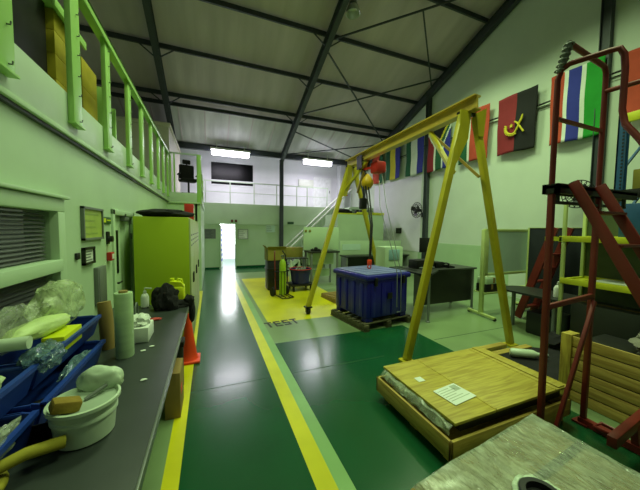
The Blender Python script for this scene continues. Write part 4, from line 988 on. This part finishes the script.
bin_('blue bin on top of the farther stack, holding a yellow carton', 1.80, 2.60, 1.068, -.83, .15)
def bag(label, c, size, seed, m, amp=.3, f=2.3, rz=0., name='plastic_bag', flat=None):
    b = MB(); b.blob(c, size, amp, f, seed, 4, flat, rz); return tag(b.build(name, m), label, 'bag')
bag('large clear plastic bag heaped against the window above the bins', (-1.015,2.50,1.35), (.10,.32,.16), 2, M['bag'], .25)
bag('clear bag lying flat behind the pale full bag on the bins', (-1.05,2.0,1.33), (.07,.26,.12), 3, M['film'], .3)
bag('pale full bag lying slanted across the farther blue bin', (-.965,2.13,1.29), (.075,.22,.055), 5, mat('pale_bag', (206,226,150), .45, bump=.3, scale=8), .15, 1.8, -.25)
bag('grey foil bag hanging over the front of the upper bins', (-.83,1.86,1.215), (.07,.12,.065), 8, M['bagdark'], .4, 2.4)
bag('crumpled clear bag in the nearer upper bin', (-.96,1.5,1.19), (.10,.2,.08), 12, M['bag'], .35)
bag('clear bag of parts in the nearer lower bin', (-.79,1.4,1.03), (.04,.16,.055), 15, M['film'], .35)
bag('dark bag of fittings in the farther lower bin', (-.80,2.15,1.02), (.04,.2,.05), 18, M['bagdark'], .4)
t = thing('plastic_tube', 'white plastic tube lying across the upper bins', 'tube', (-.99,1.8,1.29))
b = MB(); b.cyl((-1.12,1.77,1.32),(-.85,1.79,1.32),.032,n=18); part(t, 'tube', M['bucket'], b)
carton('small_carton', -.93,-.82,2.06,2.30,1.15,1.245, M['hi'], 'bright yellow carton in the farther upper bin', 'box')
# bucket etc.
bk = thing('bucket', 'white plastic bucket with rags in it on the workbench', 'bucket', (-.57,1.60,.9))
b = MB(); b.lathe([(.10,0),(.112,.008),(.122,.11),(.128,.112),(.128,.128),(.125,.132),(.131,.165),(.141,.167),(.141,.182),(.131,.184),(.124,.17),(.108,.02),(.01,.015)], (-.57,1.60,.9), 36); part(bk, 'body', M['bucket'], b)
b = MB(); b.lathe([(.01,0),(.124,0),(.124,.004),(.01,.004)], (-.57,1.60,1.062), 36); part(bk, 'contents', mat('grey_slurry', (170,186,164), .6), b)
b = MB(); b.blob((-.54,1.72,1.10), (.105,.05,.075), .16, 1.6, 77, 4, rz=-.15); tag(b.build('wiping_cloth', M['bucket']), 'white cloth bundled at the back of the bucket', 'cloth')
b = MB(); b.box(-.07,.07,-.05,.05,-.035,.035,.012,Matrix.Translation((-.615,1.53,1.10)) @ Matrix.Rotation(.5,4,'Z') @ Matrix.Rotation(.35,4,'Y') @ Matrix.Scale(.75,4)); tag(b.build('sponge', M['tan']), 'brown sponge on the front rim of the bucket', 'sponge')
b = MB(); b.beam((-.57,1.60,1.073),(-.50,1.66,1.10),.018,.01); tag(b.build('scraper', M['grey']), 'thin grey scraper lying in the bucket', 'tool')
b = MB(); b.lathe([(.07,0),(.09,.01),(.13,.1),(.135,.1),(.125,.09),(.085,.02),(.01,.015)], (-.75,1.72,.9)); tag(b.build('rubber_bowl', M['black']), 'black rubber bowl behind the bucket', 'bowl')
b = MB(); b.tube([(-.95,1.25,.94),(-.8,1.34,.98),(-.7,1.41,.99),(-.60,1.47,.97)], [.02,.022,.024,.026], 12)
b.tube([(-.85+.10*math.cos(2*PI*k/24),1.34+.10*math.sin(2*PI*k/24),.925) for k in range(24)], .022, 10, True).tube([(-.88+.08*math.cos(2*PI*k/24),1.33+.08*math.sin(2*PI*k/24),.955) for k in range(24)], .02, 10, True)
tag(b.build('lifting_strap', M['strap']), 'mustard lifting strap coiled at near end of the workbench', 'strap')
t = thing('film_roll', 'upright roll of stretch film on the workbench', 'roll', (-.64,2.53,.9))
b = MB(); b.lathe([(.03,0),(.059,.0),(.062,.01),(.062,.49),(.059,.5),(.03,.5)], (-.63,2.50,.9), 32); part(t, 'film', mat('wound_film', (186,212,168), .25, var=.1, scale=4, stretch=(1,1,6)), b)
b = MB(); b.cyl((-.63,2.50,.899),(-.63,2.50,.515+.9),.030); part(t, 'core', M['card'], b)
b = MB(); b.tube([(-.80,2.72,.9),(-.81,2.71,1.2),(-.82,2.72,1.29)], [.05,.05,.045], 14); tag(b.build('cardboard_tube', M['card']), 'brown cardboard tube between the bins and the film roll', 'tube')
t = thing('tissue_box', 'white box of paper wipes behind the film roll', 'box', (-.58,2.85,.9))
b = MB(); b.box(-.68,-.515,2.74,2.98,.9,1.03,.008); part(t, 'carton', M['paper'], b)
b = MB(); b.blob((-.6,2.87,1.06), (.075,.09,.06), .4, 2.4, 30); part(t, 'wipes', M['paper'], b)
b = MB(); b.tube([(-.66+.0*k,3.02+.06*math.cos(a),1.06+.13*math.sin(a)) for k,a in enumerate([2*PI*k/28 for k in range(28)])], .007, 6, True); b.lathe([(.05,0),(.05,.03),(.02,.035)], (-.66,3.02,.9), 16)
tag(b.build('wire_loop_stand', M['grey']), 'grey wire loop on a round base behind the white wipes', 'stand')
b = MB(); b.lathe([(.05,0),(.06,.02),(.05,.09),(.01,.11)], (-.72,3.3,.9), 18); tag(b.build('white_cup', M['white']), 'small white cup between wipes and the pump bottle', 'cup')
t = thing('pump_bottle', 'white pump bottle beside the black coat on the workbench', 'bottle', (-.80,3.8,.9))
b = MB(); b.lathe([(.03,0),(.045,.01),(.045,.13),(.03,.17),(.015,.18)], (-.775,3.97,.9), 18); part(t, 'body', M['white'], b)
b = MB(); b.lathe([(.018,0),(.018,.03),(.006,.035),(.006,.07)], (-.775,3.97,1.08), 14).beam((-.775,3.97,1.145),(-.70,3.95,1.14),.015,.012); part(t, 'pump', M['white'], b)
b = MB(); b.blob((-.525,3.82,.98), (.145,.13,.22), .3, 2.2, 41, 4, flat=-.075); b.blob((-.40,3.86,.925), (.16,.07,.06), .35, 3, 42, 3, flat=-.02); b.blob((-.27,3.88,.96), (.065,.07,.08), .3, 3, 43); b.blob((-.235,3.88,.82), (.04,.055,.14), .25, 3, 44)
tag(b.build('work_coat', M['cloth']), 'black coat dumped over the far end of the workbench', 'coat')
jg = thing('yellow_jug', 'bright yellow plastic can behind the black coat', 'can', (-.42,3.99,.9))
b = MB(); b.box(-.52,-.325,3.90,4.07,.9,1.15,.035); b.prism([(-.52,1.14),(-.325,1.14),(-.36,1.2),(-.49,1.22)], .12, Matrix(((1,0,0,0),(0,0,1,3.92),(0,1,0,0),(0,0,0,1)))); part(jg, 'body', M['hi'], b)
b = MB(); b.cyl((-.47,3.98,1.2),(-.47,3.98,1.25),.028); part(jg, 'cap', M['hi'], b)
b = MB(); b.tube([(-.42,3.98,1.19),(-.40,3.98,1.24),(-.36,3.98,1.23),(-.345,3.98,1.15)], .013); part(jg, 'handle', M['hi'], b)
b = MB(); b.blob((-.57,3.38,.912), (.06,.03,.014), .4, 3, 50, 3); tag(b.build('work_glove', M['pink']), 'small red rag on the workbench near the wipes', 'rag')
for k,(x,y) in enumerate(((-.52,2.55),(-.47,2.62),(-.42,2.05))):
    b = MB(); b.blob((x,y,.905), (.02,.013,.006), .4, 3, 60+k, 2); tag(b.build('paper_scrap', M['paper']), ('white scrap beside the foot of the film roll','white scrap right of the film roll','white scrap between bucket and film roll')[k], 'scrap', 'scraps on the bench')

# traffic cone
cn_ = thing('traffic_cone', 'orange traffic cone on the floor at the end of the workbench', 'cone', (-.24,4.26,0))
b = MB(); b.box(-.15,.15,-.15,.15,0,.035,.012, Matrix.Translation((-.31,4.27,0))); part(cn_, 'base', M['orange'], b)
b = MB(); b.lathe([(.13,.03),(.115,.05),(.1,.14),(.07,.35),(.03,.66),(.024,.68),(.018,.68)], (-.31,4.27,0), 28); part(cn_, 'body', M['orange'], b)

# cabinets along the aisle
def locker(y0, y1, label, first=False):
    t = thing('metal_cabinet', label, 'cabinet', (-.65,(y0+y1)/2,0))
    b = MB(); b.box(-1.02,-.305,y0,y1,.06,2.06,.006); part(t, 'body', M['lime'], b)
    b = MB(); b.box(-1.0,-.33,y0+.02,y1-.02,0,.06); part(t, 'plinth', M['black'], b)
    ym = (y0+y1)/2
    for a0, a1, hs in ((y0+.008, ym-.003, ym-.06), (ym+.003, y1-.008, ym+.06)):
        b = MB(); b.box(-.305,-.282,a0,a1,.09,2.04,.004); dr = part(t, 'door', M['cabdoor'], b)
        b = MB(); b.box(-.282,-.262,hs-.015,hs+.015,1.0,1.16,.004); part(dr, 'handle', M['black'], b)
        b = MB()
        for z in (1.62,1.7,1.78): b.box(-.2825,-.279,a0+.1,a1-.1,z,z+.02)
        part(dr, 'vent_slots', M['steel'], b)
    return t
locker(4.6, 5.55, 'lime green steel cabinet with cream doors past the workbench end')
locker(5.58, 6.53, 'cream fronted cabinet behind the lime cabinet, second in the row')
locker(6.56, 7.5, 'cream fronted cabinet at the far end of the aisle row')
b = MB(); b.blob((-.66,5.03,2.12), (.40,.47,.075), .14, 1.8, 70, 4, flat=-.055); tag(b.build('folded_tarpaulin', M['cloth']), 'black tarpaulin folded on top of the lime cabinet', 'tarpaulin')
t = thing('alarm_box', 'red box standing on the second cabinet near the aisle', 'box', (-.38,5.95,2.062))
b = MB(); b.box(-.46,-.3,5.8,6.1,2.062,2.36,.012); part(t, 'body', M['redb'], b)
b = MB(); b.box(-.3,-.296,5.86,6.04,2.14,2.28); part(t, 'label_plate', M['paper'], b)

# wall items on the left wall
framed('notice_board', 'grey framed yellow-green notice board on the left wall', 'notice board', 'x', LW, 3.28, 3.80, 1.77, 2.10, M['grey'], M['notice'], 4, mat('faint_print',(150,170,80),.7), t=.03)
framed('framed_notice', 'small black framed notice below the notice board', 'notice', 'x', LW, 3.27, 3.53, 1.53, 1.70, M['black'], M['paper'], 4)
b = MB(); b.box(LW,LW+.02,3.13,3.20,1.60,1.66,.004); tag(b.build('light_switch', M['black']), 'small black switch on left wall beside the window', 'switch')
b = MB(); b.box(LW-.003,LW+.04,3.55,3.80,1.06,1.47,.006); b.box(LW+.04,LW+.045,3.57,3.78,1.08,1.45,.002); tag(b.build('distribution_box', M['grey']), 'grey steel box on left wall above the bench wipes', 'electrical box')
t = thing('exit_sign', 'small green and yellow sign left of the white door', 'sign', (LW,3.96,1.93))
b = MB(); b.box(LW,LW+.015,3.83,4.10,1.94,2.02,.003); part(t, 'plate', mat('sign_green', (44,92,34), .5), b)
b = MB(); b.box(LW+.015,LW+.017,3.85,3.92,1.955,2.005).box(LW+.015,LW+.017,3.95,4.08,1.975,1.99); part(t, 'pictogram', M['hi'], b)
b = MB(); b.cyl((LW-.003,3.99,1.76),(LW+.06,3.99,1.76),.035); b.box(LW,LW+.02,3.95,4.03,1.70,1.85,.006); tag(b.build('door_buzzer', M['black']), 'black round buzzer above the red call point', 'buzzer')
t = thing('fire_call_point', 'red fire call point beside the white door', 'alarm', (LW,4.0,1.5))
b = MB(); b.box(LW,LW+.05,3.95,4.06,1.5,1.6,.006); part(t, 'body', M['redb'], b)
b = MB(); b.box(LW+.05,LW+.053,3.97,4.04,1.52,1.58); part(t, 'window', M['paper'], b)

# ------------------------------------------------------------------ lights, world, camera
def area(name, loc, size, power, col, rot=(0,0,0), sy=None, spread=None):
    l = bpy.data.lights.new(name, 'AREA'); l.energy = power; l.color = col; l.size = size
    if spread: l.spread = spread
    if sy: l.shape = 'RECTANGLE'; l.size_y = sy
    o = bpy.data.objects.new(name, l); C.objects.link(o); o.location = loc; o.rotation_euler = rot
    return o
GR = (.74, 1., .52)
area('high_bay_and_fill_light', (2.6, .8, 7.6), 1.2, 105, GR, spread=2.4)
area('high_bay_and_fill_light', (5.2, 4.0, 7.6), 1.2, 140, GR, spread=2.4)
area('high_bay_and_fill_light', (1.0, 4.6, 7.4), 1.2, 135, GR, spread=2.5)
area('high_bay_and_fill_light', (6.0, 6.4, 7.3), 1.0, 85, GR, spread=2.4)  # fill lamp added to brighten the far wall, no fitting hangs here
area('batten_light', (.9, 13.42, 5.17), 1.6, 75, (.96,.9,1), sy=.2)
area('batten_light', (5.17, 13.42, 5.17), 1.5, 75, (.96,.9,1), sy=.2)
area('corridor_light', (.75, 16.5, 2.8), 1.6, 260, (.95,.98,1))
wd = bpy.data.worlds.new('dim_hall'); SC.world = wd; wd.use_nodes = True  # tinted background added as ambient fill through the open rear
wd.node_tree.nodes['Background'].inputs[0].default_value = (.62,.80,.5,1); wd.node_tree.nodes['Background'].inputs[1].default_value = .1

cam = bpy.data.cameras.new('camera'); co = bpy.data.objects.new('camera', cam); C.objects.link(co)
cam.sensor_fit = 'HORIZONTAL'; cam.sensor_width = 36; cam.lens = 275.1/640*36; cam.clip_start = .05
yaw, pit, rol = .3786, -.0568, .010
fv = Vector((math.sin(yaw),math.cos(yaw),0)); rv = Vector((math.cos(yaw),-math.sin(yaw),0)); up = Vector((0,0,1))
f2 = fv*math.cos(pit)+up*math.sin(pit); u2 = up*math.cos(pit)-fv*math.sin(pit)
r3 = rv*math.cos(rol)+u2*math.sin(rol); u3 = u2*math.cos(rol)-rv*math.sin(rol)
m4 = Matrix((r3, u3, -f2)).transposed().to_4x4(); m4.translation = (0,0,1.9)
co.matrix_world = m4
SC.camera = co
SC.view_settings.view_transform = 'Standard'; SC.view_settings.look = 'None'; SC.view_settings.gamma = 1; SC.view_settings.exposure = 0.
SC.cycles.use_denoising = True
